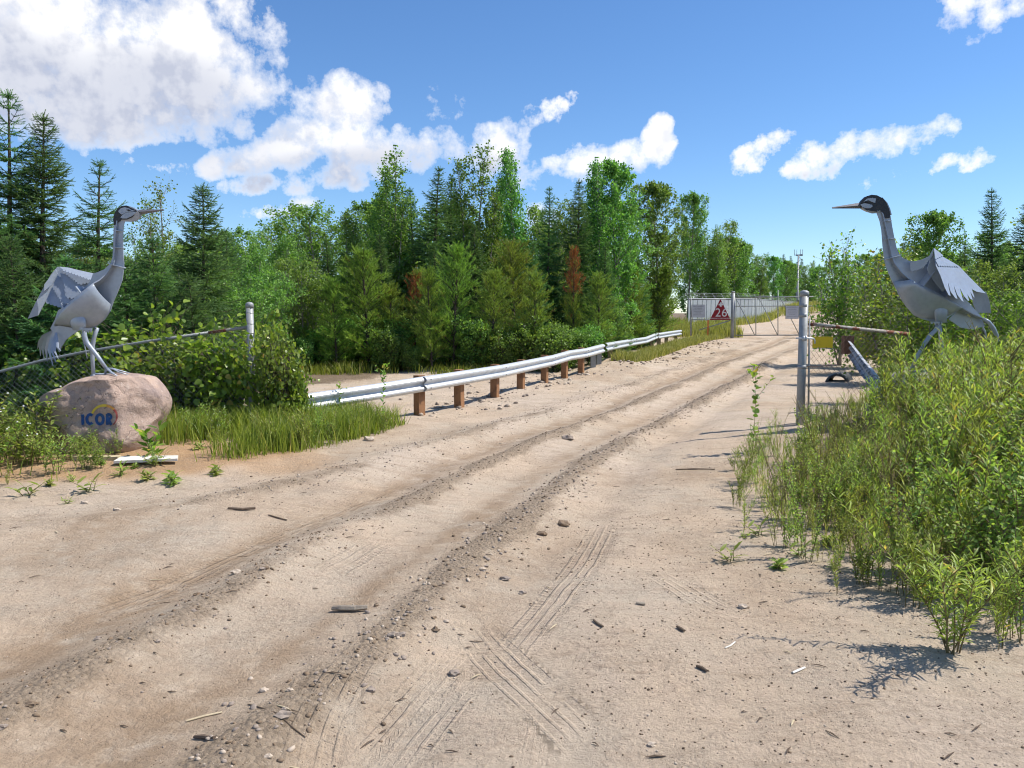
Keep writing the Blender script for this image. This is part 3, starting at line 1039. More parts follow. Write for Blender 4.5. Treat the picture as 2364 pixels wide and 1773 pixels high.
# broadleaf
proto('aspenA', broadleaf, 31, 7.6, 1.6, 'aspen', 0.085, 66, 0.05, 'col', 9, 22, erect=0.95, stems=3)
proto('aspenB', broadleaf, 32, 7.6, 1.35, 'aspen', 0.085, 58, 0.06, 'col', 8, 22, erect=1.0, stems=2)
proto('aspenC', broadleaf, 33, 7.0, 1.9, 'aspen', 0.090, 66, 0.05, 'round', 9, 26, erect=0.8)
proto('aspenT', broadleaf, 36, 5.0, 1.1, 'birch', 0.060, 44, 0.08, 'col', 7, 16, erect=1.0, stems=3)
proto('birchA', broadleaf, 34, 4.6, 1.9, 'birch', 0.065, 84, 0.03, 'round', 8, 22, stems=6, erect=0.95)
proto('birchB', broadleaf, 35, 3.4, 1.6, 'birch', 0.062, 72, 0.03, 'round', 7, 22, stems=6, erect=0.95)
proto('shrubA', broadleaf, 41, 1.5, 0.75, 'poplar', 0.085, 32, 0.03, 'col', 5, 7, stems=5, bark='bark', erect=0.9)
proto('shrubB', broadleaf, 42, 1.25, 0.65, 'poplar', 0.085, 26, 0.03, 'round', 5, 7, stems=5, bark='bark', erect=0.85)
proto('shrubC', broadleaf, 43, 2.6, 0.95, 'poplar', 0.066, 52, 0.03, 'col', 6, 9, stems=5, bark='palebark', erect=0.95)
proto('under', broadleaf, 44, 1.2, 0.9, 'aspen', 0.06, 44, 0.02, 'round', 6, 16, stems=6, bark='bark', erect=0.8)


# weeds: several upright shoots with leaves up their length
def weed(seed, H, shoots, spread, leaf, per, mat, lk='narrow', lean=0.25, flower=None, lw=1.0, side=0, rise=0.35):
    rg = np.random.default_rng(seed)
    mb = MB()
    pos, dirs, sc = [], [], []
    tips = []
    for s_ in range(shoots):
        a = rg.random() * TWO
        h = H * (0.55 + 0.5 * rg.random())
        ln_ = lean * (0.3 + rg.random())
        b = rand_dirs(rg, 1)[0] * spread * 0.25
        pt = lambda t: np.array([b[0] + math.cos(a) * h * ln_ * t ** 1.4, b[1] + math.sin(a) * h * ln_ * t ** 1.4, h * t])
        branches = [(pt, h, 0.12, 1.0)]
        for k in range(side):
            t0 = 0.3 + 0.55 * rg.random()
            p0 = pt(t0)
            a2 = rg.random() * TWO
            l2 = h * (0.18 + 0.22 * rg.random())
            branches.append((lambda t, p0=p0, a2=a2, l2=l2: p0 + np.array([math.cos(a2) * l2 * t * .6, math.sin(a2) * l2 * t * .6, l2 * t * .85]), l2, 0.05, 0.8))
        for (fn, ln, t0, ss_) in branches:
            mb.tube([fn(t) for t in (0, .35, .7, 1)], [0.0045 * ss_, .0035 * ss_, .0025 * ss_, .001], 4, cap=False)
            tips.append(fn(1.0))
            m = max(5, int(per * ln / H))
            for i in range(m):
                t = t0 + (1 - t0) * (i + rg.random() * .5) / m
                az_ = i * 2.4 + rg.normal() * .3
                up = rise + 0.6 * t + rg.normal() * .3
                pos.append(fn(t))
                dirs.append([math.cos(az_), math.sin(az_), up])
                sc.append(leaf * (0.6 + 0.55 * rg.random()) * (1.15 - 0.5 * abs(t - .5)) * ss_)
    pos, dirs, sc = np.array(pos), np.array(dirs), np.array(sc)
    pv, pf = leaf_shape(lk)
    pv = pv * np.array([1, lw, 1])
    nr = np.tile(np.array([[0, 0, 1.0]]), (len(pos), 1)) - dirs * 0.3 + rg.normal(size=(len(pos), 3)) * .35
    leaves = baked('foliage', pv, pf, pos, dirs, nr, sc, M[mat], rg)
    fl_ = None
    if flower:
        mf = MB()
        for p_ in tips:
            if rg.random() < 0.22:
                for k in range(1):
                    q = p_ + rg.normal(size=3) * 0.012
                    mf.tube([q, q + np.array([0, 0, .008])], [.008, .006], 5)
        fl_ = mf.mesh('flower_heads', M[flower])
    return mb.mesh('stem', M['stem'], True), leaves, fl_, H


WEED = {}
for i in range(5):
    WEED['willow%d' % i] = weed(100 + i, 1.0, [3, 4, 3, 4, 3][i], 0.35, 0.10, 50, 'willow', lean=0.26, side=3, lw=0.62, rise=0.7)
for i in range(4):
    WEED['clover%d' % i] = weed(120 + i, 0.75, [7, 6, 8, 6][i], 0.4, 0.038, 46, 'clover', 'small', lean=0.40, side=4, lw=1.1)
for i in range(3):
    WEED['tansy%d' % i] = weed(140 + i, 0.55, [6, 7, 5][i], 0.3, 0.06, 34, 'clover', 'narrow', lean=0.45, side=3, flower='petal' if i == 2 else None, lw=1.5)
for i in range(3):
    WEED['rosette%d' % i] = weed(150 + i, 0.10, [3, 5, 7][i], 0.12, [0.10, 0.07, 0.085][i], [6, 10, 7][i], 'clover', 'narrow', lean=1.1, lw=[1.2, 0.9, 1.5][i], rise=0.05)
WEED['bigleaf'] = weed(160, 0.42, 4, 0.15, 0.15, 13, 'poplar', 'narrow', lean=0.5, lw=1.9)
WEED['sapling'] = weed(161, 1.25, 1, 0.0, 0.095, 26, 'poplar', 'round', lean=0.10, lw=1.0, side=3)
for i in range(2):
    WEED['dry%d' % i] = weed(170 + i, 0.8, [4, 3][i], 0.3, 0.05, 14, 'drygrass', 'narrow', lean=0.30, side=3, lw=0.6)
WEED['willowfront'] = weed(165, 0.72, 8, 0.14, 0.085, 60, 'willow', lean=0.70, side=4, lw=0.66, rise=0.5)


def plant_tree(key, name, label, cat, x, y, z, h, rot=None, group=None, wide=1.0, seed=[0]):
    tr, cr, H = PROTO[key]
    seed[0] += 1
    rnd = random.Random(seed[0] * 7 + 3)
    o = bpy.data.objects.new(name, None)
    o.empty_display_size = 0.2
    C.objects.link(o)
    s_ = h / H
    o.location = (x, y, z)
    o.rotation_euler = (0, 0, rnd.random() * TWO if rot is None else rot)
    o.scale = (s_ * wide, s_ * wide, s_)
    tag(o, label, cat, group)
    for nm, me in (('trunk', tr), ('crown', cr)):
        c_ = bpy.data.objects.new(nm, me)
        C.objects.link(c_)
        c_.parent = o
    return o


def tree_at(key, name, label, cat, u, d, vtop, group=None, wide=1.0, rot=None):
    """stands at photo column u, depth d, its tip at photo row vtop"""
    top = unp(u, vtop, d)
    g_ = gzs(top.x, d) - 0.03
    return plant_tree(key, name, label, cat, top.x, d, g_, top.z - g_, rot, group, wide)


def plant_weed(key, name, label, cat, x, y, h, group=None, rot=None, wide=1.0, sink=0.01, rnd=random.Random(5)):
    st, lv_, fl_, H = WEED[key]
    o = bpy.data.objects.new(name, None)
    o.empty_display_size = 0.1
    C.objects.link(o)
    s_ = h / H
    o.location = (x, y, gzs(x, y) - sink)
    o.rotation_euler = (rnd.uniform(-.08, .08), rnd.uniform(-.08, .08), rnd.random() * TWO if rot is None else rot)
    o.scale = (s_ * wide, s_ * wide, s_)
    tag(o, label, cat, group)
    for nm, me in (('stem', st), ('foliage', lv_), ('flower_heads', fl_)):
        if me is not None:
            c_ = bpy.data.objects.new(nm, me)
            C.objects.link(c_)
            c_.parent = o
    return o

# ------------------------------------------------------------------ lettering helper
def letters(name, text, size, origin, ex, ez, mat, parent, thick=0.002, spacing=1.0):
    """flat lettering standing in the plane (ex, ez), centred on origin"""
    cu = bpy.data.curves.new(name, 'FONT')
    cu.body = text
    cu.size = size
    cu.align_x = 'CENTER'
    cu.align_y = 'CENTER'
    cu.space_character = spacing
    cu.extrude = thick
    cu.resolution_u = 4
    t = bpy.data.objects.new(name, cu)
    C.objects.link(t)
    dg = bpy.context.evaluated_depsgraph_get()
    me = bpy.data.meshes.new_from_object(t.evaluated_get(dg))
    bpy.data.objects.remove(t)
    ex, ez = Vector(ex).normalized(), Vector(ez).normalized()
    ny = ex.cross(ez)
    for v in me.vertices:
        v.co = Vector(origin) + ex * v.co.x + ez * v.co.y + ny * v.co.z
    me.materials.clear()
    me.materials.append(mat)
    me.name = name
    o_ = link(name, me, parent)
    if size < 0.2:
        o_['kind'] = 'stuff'      # far too small to pick apart letter by letter
    return o_


# ------------------------------------------------------------------ W-beam guardrail
WPROF = [(0.000, 0.135), (0.045, 0.122), (0.080, 0.085), (0.080, 0.060), (0.030, 0.018), (0.022, 0.0),
         (0.030, -0.018), (0.080, -0.060), (0.080, -0.085), (0.045, -0.122), (0.000, -0.135)]


def wbeam(path, normals_left=False, k=1.0):
    """sweep of the corrugated rail; path = top edge points (x,y,z of the centre line)"""
    mb = MB()
    P = [Vector(p) for p in path]
    rows = []
    for th in (0.0, -0.006):
        for i, p in enumerate(P):
            t = P[min(i + 1, len(P) - 1)] - P[max(i - 1, 0)]
            t.z = 0
            t.normalize()
            nrm = Vector((t.y, -t.x, 0))
            rows.append([p + nrm * (a * k + th) + Vector((0, 0, b * k)) for a, b in WPROF])
    n_, m_ = len(P), len(WPROF)
    vs = [v for r_ in rows for v in r_]
    fs = []
    for i in range(n_ - 1):
        for j in range(m_ - 1):
            a, b = i * m_ + j, (i + 1) * m_ + j
            fs.append((a, a + 1, b + 1, b))
            o = n_ * m_
            fs.append((o + a, o + b, o + b + 1, o + a + 1))
    for i in range(n_ - 1):
        for j in (0, m_ - 1):
            a, b, o = i * m_ + j, (i + 1) * m_ + j, n_ * m_
            fs.append((a, b, o + b, o + a))
    for i in (0, n_ - 1):
        for j in range(m_ - 1):
            a, o = i * m_ + j, n_ * m_
            fs.append((a, a + 1, o + a + 1, o + a))
    mb.add(vs, fs)
    return mb


def rail_pts(lst):
    out = []
    for u, v, d in lst:
        p_ = unp(u, v, d)
        out.append(Vector((p_.x, p_.y, p_.z - 0.135)))
    return out


near_top = [(700, 911, 11.9), (718, 907, 12.0), (867, 886, 12.9), (984, 868, 13.7), (1079, 854, 15.0), (1159, 842, 16.5), (1217, 831, 17.8), (1274, 820, 19.3), (1314, 809, 20.5), (1351, 804, 21.7), (1391, 794, 23.2)]
np_ = rail_pts(near_top)
gr = thing('guardrail', 'long galvanised guardrail on brown timber posts along the left road edge', 'guardrail', (np_[3].x, np_[3].y, gzs(np_[3].x, np_[3].y)))
for a, b in ((0, 3), (3, 5), (5, 7), (7, 9), (9, 10)):
    seg = np_[a:b + 1]
    if a:  # lap each beam a little over the one before
        dirn = (seg[0] - seg[1]).normalized()
        t = Vector((-dirn.y, dirn.x, 0))
        seg = [seg[0] + dirn * 0.12 + t * 0.008] + [q + t * 0.004 for q in seg[1:]]
    bm_ = wbeam(seg, k=1.0).build('beam', M['galv'], gr)
    mb = MB()
    e = seg[-1]
    for zz in (-0.075, 0.075):
        MB().tube([e + Vector((0.085, -0.03, zz)), e + Vector((0.10, -0.035, zz))], 0.012, 6).build('bolt', M['post'], bm_)
for u, vb in ((976, 963), (1070, 934), (1152, 913), (1212, 901), (1266, 883), (1312, 874), (1350, 868)):
    # find the beam point at this column
    for i in range(len(np_) - 1):
        if near_top[i][0] <= u <= near_top[i + 1][0]:
            f_ = (u - near_top[i][0]) / (near_top[i + 1][0] - near_top[i][0])
            q = np_[i].lerp(np_[i + 1], f_)
            t = (np_[i + 1] - np_[i])
    t.z = 0
    t.normalize()
    nl = Vector((-t.y, t.x, 0))
    c0 = q + nl * 0.105
    g_ = gzs(c0.x, c0.y)
    top = q.z + 0.135 + 0.015
    mt = Matrix.Translation((c0.x, c0.y, 0)) @ Matrix(((t.x, nl.x, 0, 0), (t.y, nl.y, 0, 0), (0, 0, 1, 0), (0, 0, 0, 1)))
    MB().box((-0.07, -0.075, g_ - 0.3), (0.07, 0.075, top), mat=mt @ Matrix.Rotation(R(((u * 7) % 5) - 2) * 0.5, 4, 'Y')).build('post', M['wood'], gr)
for u, d in ((1380, 22.8), (1393, 23.35)):
    q = unp(u, 812, d)
    MB().box((q.x - 0.20, q.y + 0.02, gzs(q.x, q.y) - 0.3), (q.x - 0.05, q.y + 0.17, q.z + 0.02)).build('post', M['post'], gr)

for nm, lab, lst in (('guardrail', 'far guardrail section standing in grass beyond the broken joint', [(1397, 792, 23.6), (1450, 783.6, 28), (1491, 777.8, 31.5), (1516, 768, 34)]),
                     ('guardrail', 'kinked last guardrail end section nearest the red triangle sign', [(1518, 769, 34.3), (1545, 765, 36.5), (1571, 761.5, 39)])):
    pp = rail_pts(lst)
    g2 = thing(nm, lab, 'guardrail', (pp[0].x, pp[0].y, gzs(pp[0].x, pp[0].y)))
    wbeam(pp).build('beam', M['galv'], g2)
    for q in (pp[0].lerp(pp[1], .35), pp[1], pp[-1].lerp(pp[-2], .2)):
        MB().box((q.x - 0.19, q.y, gzs(q.x, q.y) - 0.3), (q.x - 0.04, q.y + 0.15, q.z + 0.12)).build('post', M['greywood'], g2)


# ------------------------------------------------------------------ chain-link
def chain(name, tops, drop, pitch, rad, mat, parent, above=0.04, keep=None):
    """diamond wire mesh hung under a line of top points; drop = metres below, may vary"""
    tops = [Vector(t) for t in tops]
    L = [0]
    for i in range(1, len(tops)):
        L.append(L[-1] + (tops[i] - tops[i - 1]).length)

    def at(s):
        s = max(0, min(L[-1], s))
        for i in range(1, len(tops)):
            if s <= L[i] + 1e-9:
                return tops[i - 1].lerp(tops[i], (s - L[i - 1]) / max(1e-9, L[i] - L[i - 1]))
        return tops[-1]
    mb = MB()
    nw = int(L[-1] / pitch)
    for i in range(nw):
        pts = []
        dr_ = drop(i / nw) if callable(drop) else drop
        rows = int((dr_ + above) / pitch)
        for j in range(rows + 1):
            s = (i + ((j + i) % 2)) * pitch
            p_ = at(s)
            off = 0.004 * (1 if (j + i) % 2 else -1)
            pts.append(p_ + Vector((0, off - 0.02, above - j * pitch)))
        mb.tube(pts, rad, 3, cap=False)
    o = mb.build(name, mat, parent, fix=False)
    o['kind'] = 'stuff'
    return o


def pipe_post(parent, x, y, z0, z1, r, mat, bands=(), cap=True, lean=(0, 0)):
    MB().tube([(x, y, z0), (x + lean[0], y + lean[1], z1)], r, 16).build('pole', mat, parent, True)
    if cap:
        cx, cy = x + lean[0], y + lean[1]
        MB().tube([(cx, cy, z1 - 0.05), (cx, cy, z1 - 0.002), (cx, cy, z1 + 0.018), (cx, cy, z1 + 0.032), (cx, cy, z1 + 0.038)], [r * 1.1, r * 1.12, r * 1.0, r * 0.6, 0.004], 16).build('cap', mat, parent, True)
    for zb in bands:
        f_ = (zb - z0) / (z1 - z0)
        bx_, by_ = x + lean[0] * f_, y + lean[1] * f_
        MB().tube([(bx_, by_, zb - 0.006), (bx_, by_, zb + 0.006)], r * 1.05, 16).build('band', M['wire'], parent, True)


# left fence and its end post
lp = unp(576, 703, 11.5)
base = gzs(lp.x, lp.y)
t = thing('fence_post', 'pale galvanised fence end post with domed cap among poplar leaves', 'post', (lp.x, lp.y, base))
pipe_post(t, lp.x, lp.y, base - 0.3, lp.z, 0.053, M['post'], [lp.z - k for k in (0.12, 0.28, 0.42, 0.58, 0.72)])
rail = [unp(u, v, d) for u, v, d in ((-160, 900, 11.9), (0, 858, 11.8), (99, 832, 11.75), (193, 813, 11.7), (337, 789, 11.6), (482, 768, 11.55), (570, 756, 11.5))]
lf = thing('chain_link_fence', 'sagging chain-link fence with a grey top rail behind the crane boulder', 'fence', (rail[2].x, rail[2].y, gzs(rail[2].x, rail[2].y)))
MB().tube(rail[:6], 0.021, 8).build('top_rail', M['post'], lf, True)
MB().tube([rail[5], rail[6]], 0.023, 8).build('top_rail', M['rustpipe'], lf, True)
chain('wire_mesh', rail, 1.35, 0.042, 0.0019, M['wire'], lf)
for u in (-60,):
    q = unp(u, 813 if u > 0 else 875, 11.74)
    g_ = gzs(q.x, q.y)
    MB().tube([(q.x, q.y, g_ - 0.2), (q.x, q.y, q.z - 0.025)], 0.028, 10).build('post', M['post'], lf, True)

# right gate post with its hardware and fence scrap
rp = unp(1857, 676, 11.0)
rb = unp(1846, 1003, 11.0)
base = gzs(rb.x, rb.y)
t = thing('gate_post', 'thick grey steel gate post with cap and chain latch at the right roadside', 'post', (rb.x, rb.y, base))
pipe_post(t, rb.x, rb.y, base - 0.3, rp.z, 0.058, M['post'], [], True, (rp.x - rb.x, 0))
for v_ in (705, 728, 847):
    q = unp(1856 - (v_ - 672) * 9 / 330, v_, 11.0)
    MB().tube([(q.x, q.y, q.z - 0.025), (q.x, q.y, q.z + 0.025)], 0.0605, 16).build('sleeve', M['post'], t, True)
q = unp(1853, 781, 10.93)
lt = MB()
lt.tube([q + Vector((-0.10, -0.01, 0)), q + Vector((0.05, -0.02, 0)), q + Vector((0.11, -0.01, 0)), q + Vector((0.155, 0, -0.004)), q + Vector((0.17, 0, -0.03)), q + Vector((0.17, 0, -0.075))], 0.012, 8)
lt.tube([q + Vector((0.0, -0.02, 0.03)), q + Vector((0.012, -0.03, 0)), q + Vector((0.0, -0.02, -0.03))], 0.016, 8)
lt.tube([q + Vector((0.03, -0.02, 0.035)), q + Vector((0.045, -0.03, 0)), q + Vector((0.03, -0.02, -0.035))], 0.014, 8)
lt.build('latch', M['galv'], t, True)

rr = [unp(1868, 748, 11.0), unp(1960, 757, 11.25), unp(2100, 771, 11.7)]
rf = thing('chain_link_fence', 'torn rusty chain-link panel beside the grey gate post', 'fence', (rr[0].x, rr[0].y, gzs(rr[0].x, rr[0].y)))
MB().tube(rr, 0.027, 10).build('top_rail', M['rustpipe'], rf, True)
MB().tube([unp(1869, 735, 10.99), unp(1866, 960, 10.99)], 0.014, 8).build('tension_bar', M['post'], rf, True)
chain('wire_mesh', [p_ + Vector((0, 0, -0.0)) for p_ in rr], lambda f_: 1.0 if f_ > 0.35 else 0.72, 0.047, 0.0026, M['rustywire'], rf, 0.03)
q = unp(1852, 846, 11.0)
MB().tube([q + Vector((0.05, -.03, 0)), q + Vector((0.20, -.03, 0.0)), q + Vector((0.5, -.02, 0.03))], 0.006, 5).build('tie_wire', M['rustywire'], rf)
a, b = unp(1876, 777, 10.93), unp(1922, 803, 10.93)
ys_ = thing('yellow_sign', 'small blank yellow metal sign wired to the rusty chain-link', 'sign', (a.x, a.y, b.z))
mb = MB()
mb.box((a.x, a.y - 0.004, b.z), (b.x, a.y, a.z))
mb.build('plate', M['yellow'], ys_)
for fx in (.15, .85, .3, .68):
    zz = a.z - 0.006 if fx in (.15, .85) else b.z + 0.006
    xx = a.x + (b.x - a.x) * fx
    MB().tube([(xx, a.y - 0.008, zz), (xx, a.y + 0.0, zz)], 0.006, 6).build('wire_tie', M['rustpipe'], ys_)

# wrecked guardrail on the right
pth = [unp(1957, 803, 12.6), unp(1985, 842, 11.4), unp(2012, 880, 10.5), unp(2035, 915, 9.8)]
wr = thing('broken_guardrail', 'bent broken guardrail end sinking into weeds beside the yellow sign', 'guardrail', (pth[1].x, pth[1].y, gzs(pth[1].x, pth[1].y)))
pw = [pth[3], pth[2] + Vector((0, 0, 0.02)), pth[1], pth[0]]
wbeam(pw, k=0.85).build('beam', M['dirtygalv'], wr)
for q, h_ in ((pth[3], 0.02),):
    g_ = gzs(q.x, q.y)
    MB().box((q.x - 0.17, q.y - 0.02, g_ - 0.2), (q.x - 0.06, q.y + 0.09, q.z + h_ - 0.12)).build('post', M['greywood'], wr)
q = pth[0]
MB().box((q.x - 0.055, q.y + 0.0, q.z - 0.10), (q.x + 0.10, q.y + 0.12, q.z + 0.19)).build('spacer_block', M['darkwood'], wr)
# black culvert offcut further up the verge
q = unp(1932, 852, 19.3)
g_ = gzs(q.x, q.y)
cp = thing('culvert_pipe', 'short black plastic culvert offcut lying on the right verge', 'pipe', (q.x, q.y, g_))
mb = MB()
nS = 28
vs, fs = [], []
for j in range(9):
    for rr_ in (0.30 + 0.02 * (j % 2), 0.255):
        for k in range(nS):
            w = TWO * k / nS
            vs.append((q.x + math.cos(w) * rr_ + j * 0.06, q.y + j * 0.10, g_ - 0.10 + math.sin(w) * rr_))
for j in range(8):
    for s_ in (0, 1):
        for k in range(nS):
            a_ = (j * 2 + s_) * nS
            b_ = ((j + 1) * 2 + s_) * nS
            k2 = (k + 1) % nS
            fs.append((a_ + k, a_ + k2, b_ + k2, b_ + k))
for j in (0, 8):
    for k in range(nS):
        k2 = (k + 1) % nS
        fs.append((j * 2 * nS + k, j * 2 * nS + k2, (j * 2 + 1) * nS + k2, (j * 2 + 1) * nS + k))
mb.add(vs, fs)
mb.build('pipe_wall', M['plastic'], cp)

# ------------------------------------------------------------------ far gate, wing fence, signs
DG = 43.0


def bar(nm, parent, a, b, r, mat=None, n=6):
    return MB().tube([unp(*a), unp(*b)], r, n).build(nm, mat or M['post'], parent, True)


q = unp(1690, 780, DG)
gp = thing('gate_post', 'tall dark steel post between the red triangle sign and the tube gate', 'post', (q.x, q.y, gzs(q.x, q.y)))
pipe_post(gp, q.x, DG, gzs(q.x, DG) - 0.4, unp(1690, 674, DG).z, 0.095, M['post'])
q0 = unp(1597, 738, DG)
wf = thing('wing_fence', 'short tube fence wing carrying the notice and the red triangle', 'fence', (q0.x, q0.y, gzs(q0.x, q0.y)))
bar('rail', wf, (1592, 691, DG), (1687, 691, DG), 0.035)
bar('rail', wf, (1594, 738, DG), (1687, 738, DG), 0.03)
bar('brace', wf, (1614, 762, DG), (1685, 740, DG), 0.03)
bar('upright', wf, (1595, 689, DG), (1595, 775, DG), 0.045)
gt_ = thing('tube_gate', 'wide closed tube gate with diagonal braces across the far road', 'gate', (unp(1696, 774, DG).x, DG, gzs(unp(1696, 774, DG).x, DG)))
for v_, r_ in ((686, 0.035), (707, 0.025), (774, 0.035)):
    bar('rail', gt_, (1697, v_, DG), (2006, v_ - (2 if v_ < 700 else 1), DG), r_)
for u in (1697, 1745, 1796, 1846, 1897, 1950, 2005):
    bar('upright', gt_, (u, 670 if u in (1796, 1897) else 686, DG), (u, 774, DG), 0.026)
for u in (1699, 1752, 1802, 1850, 1905, 1955):
    bar('brace', gt_, (u, 688, DG - 0.04), (u + 43, 773, DG - 0.04), 0.022)
for v_ in (722, 738, 756):
    bar('wire', gt_, (1846, v_, DG + .03), (2005, v_ + 1, DG + .03), 0.012, M['rustywire'], 4)
q = unp(2010, 778, DG)
gp2 = thing('gate_post', 'steel gate post half hidden by bushes at the far gate', 'post', (q.x, q.y, gzs(q.x, q.y)))
pipe_post(gp2, q.x, DG, gzs(q.x, DG) - 0.4, unp(2010, 672, DG).z, 0.09, M['post'])


def notice(u0, v0, u1, v1, d, label):
    a, b = unp(u0, v0, d), unp(u1, v1, d)
    w, h_ = b.x - a.x, a.z - b.z
    t = thing('notice_sign', label, 'sign', (a.x + w / 2, d, b.z))
    MB().box((a.x - 0.012, d - 0.008, b.z - 0.012), (b.x + 0.012, d, a.z + 0.012)).build('border', M['ink'], t)
    MB().box((a.x, d - 0.013, b.z), (b.x, d - 0.0085, a.z)).build('plate', M['signwhite'], t)
    cx = a.x + w / 2
    lines = [('PRIVATE PROPERTY', .11, .105), ('NO TRESPASSING', .27, .085), ('AUTHORIZED PERSONNEL ONLY', .41, .066), ('VISITORS MUST REPORT', .56, .07), ('TO THE OFFICE', .67, .07), ('TRESPASSERS WILL BE PROSECUTED', .82, .055)]
    for s_, fy, fs_ in lines:
        letters('lettering', s_, h_ * fs_ * 0.98, (cx, d - 0.016, a.z - h_ * fy), (1, 0, 0), (0, 0, 1), M['ink'], t, 0.001)
    return t


notice(1597, 704, 1627, 732, DG - 0.06, 'white notice headed PRIVATE PROPERTY left of the red triangle')
notice(1814.5, 706, 1843, 735.5, DG - 0.10, 'white notice headed PRIVATE PROPERTY hung on the tube gate')
A, B, Cc = unp(1663, 690, DG - 0.07), unp(1638.5, 738.5, DG - 0.07), unp(1686.5, 738.5, DG - 0.07)
ts = thing('triangle_sign', 'dark red triangle sign reading 26 with a white cross', 'sign', B)
mb = MB()
y0, y1 = DG - 0.085, DG - 0.07
mb.add([(p_.x, y_, p_.z) for y_ in (y0, y1) for p_ in (A, B, Cc)], [(0, 1, 2), (5, 4, 3), (0, 3, 4, 1), (1, 4, 5, 2), (2, 5, 3, 0)])
mb.build('plate', M['signred'], ts)
cw = unp(1663, 703, DG)
letters('number', '26', 0.66, (unp(1664, 722.5, DG).x, y0 - 0.003, unp(1664, 722.5, DG).z), (1, 0, 0), (0, 0, 1), M['white'], ts, 0.001, 1.05)
mb = MB()
mb.box((cw.x - 0.12, y0 - 0.006, cw.z - 0.045), (cw.x + 0.12, y0 - 0.002, cw.z + 0.045))
mb.box((cw.x - 0.045, y0 - 0.0065, cw.z - 0.12), (cw.x + 0.045, y0 - 0.0015, cw.z + 0.12))
mb.build('cross', M['white'], ts)
letters('lettering', 'EMERGENCY MEETING POINT', 0.095, (unp(1663, 735.2, DG).x, y0 - 0.003, unp(1663, 735.2, DG).z), (1, 0, 0), (0, 0, 1), M['white'], ts, 0.001)
q = unp(1634, 775, DG - 0.8)
st = MB().box((q.x - 0.035, q.y - 0.02, gzs(q.x, q.y) - 0.1), (q.x + 0.035, q.y + 0.02, unp(1634, 739, DG - 0.8).z)).build('marker_stake', M['orange'])
tag(st, 'orange marker stake in the grass under the red triangle', 'stake')

# ------------------------------------------------------------------ cladding wall behind the gate
pa, pb, pc = unp(1590, 690, 54), unp(1737, 690, 60), unp(1842, 698, 86)
cw_ = thing('compound_wall', 'pale grey sheet-metal compound wall with barbed-wire arms behind the gate', 'wall', (pa.x, pa.y, gzs(pa.x, pa.y)))
for (A_, B_, n_) in ((pa, pb, 15), (pb, pc, 26)):
    for i in range(n_):
        a = A_.lerp(B_, i / n_)
        b = A_.lerp(B_, (i + 0.88) / n_)
        ga, gb = gzs(a.x, a.y) - 0.15, gzs(b.x, b.y) - 0.15
        th = Vector((0, 0.05, 0))
        MB().add([(a.x, a.y, ga), (b.x, b.y, gb), (b.x, b.y, b.z), (a.x, a.y, a.z), (a.x, a.y + .05, ga), (b.x, b.y + .05, gb), (b.x, b.y + .05, b.z), (a.x, a.y + .05, a.z)],
                 [(0, 1, 2, 3), (7, 6, 5, 4), (0, 4, 5, 1), (1, 5, 6, 2), (2, 6, 7, 3), (3, 7, 4, 0)]).build('panel', M['panel'], cw_)
        if i % 2 == 0:
            e = a + Vector((0, 0.08, 0))
            MB().tube([(e.x, e.y, ga), (e.x, e.y, e.z + 0.02), (e.x - 0.28, e.y - 0.1, e.z + 0.38)], 0.022, 5).build('barb_arm', M['wire'], cw_)
    MB().tube([A_ + Vector((0, -.02, .02)), B_ + Vector((0, -.02, .02))], 0.03, 6).build('top_rail', M['wire'], cw_)
    for k in (0.35, 0.7, 1.0):
        MB().tube([A_ + Vector((-.28 * k, .08 - .1 * k, .02 + .36 * k)), B_ + Vector((-.28 * k, .08 - .1 * k, .02 + .36 * k))], 0.008, 3).build('barbed_wire', M['wire'], cw_)

# ------------------------------------------------------------------ mast and cabinet
DM = 100.0
q = unp(1840, 700, DM)
g_ = gzs(q.x, DM)
ma = thing('antenna_mast', 'slim steel antenna mast with whip aerials above the treetops', 'mast', (q.x, DM, g_))
zt = unp(1840, 588, DM).z
MB().tube([(q.x, DM, g_ - 0.3), (q.x, DM, g_ + 3.2), (q.x, DM, g_ + 3.25), (q.x, DM, zt)], [0.22, 0.19, 0.13, 0.11], 10).build('pole', M['post'], ma, True)
MB().box((q.x - 0.32, DM - 0.1, zt - 0.16), (q.x + 0.5, DM + 0.1, zt + 0.02)).build('antenna_platform', M['post'], ma)
MB().tube([(q.x - 0.52, DM, zt - 0.05), (q.x + 0.52, DM, zt + 0.05)], 0.04, 6).build('crossarm', M['post'], ma)
for dx in (-0.52, -0.24, 0.22, 0.5):
    MB().tube([(q.x + dx, DM, zt - 0.1), (q.x + dx, DM, zt + 0.66)], 0.03, 5).build('whip_aerial', M['post'], ma)
MB().tube([(q.x + 0.24 * math.sin(k * 0.45), DM - 0.05 - 0.2 * abs(math.cos(k * .45)), zt - 0.3 - k * 0.075) for k in range(44)], 0.022, 4).build('coiled_cable', M['black'], ma)
for dz in (1.9, 2.9):
    MB().tube([(q.x, DM, zt - dz), (q.x + 0.42, DM, zt - dz), (q.x + 0.42, DM, zt - dz + 0.35)], 0.025, 4).build('side_aerial', M['post'], ma)
a, b = unp(1846, 693, 88), unp(1874, 728, 88)
cb = thing('louvred_cabinet', 'dark louvred equipment cabinet seen behind the grey gate post', 'cabinet', (a.x, 88, gzs(a.x, 88)))
MB().box((a.x, 88.05, gzs(a.x, 88) - 0.2), (b.x, 89.2, a.z)).build('housing', M['black'], cb)
for k in range(9):
    zz = gzs(a.x, 88) + 0.15 + k * (a.z - gzs(a.x, 88) - 0.2) / 9
    MB().box((a.x + 0.03, 88.0, zz), (b.x - 0.03, 88.05, zz + 0.07)).build('louvre', M['post'], cb)

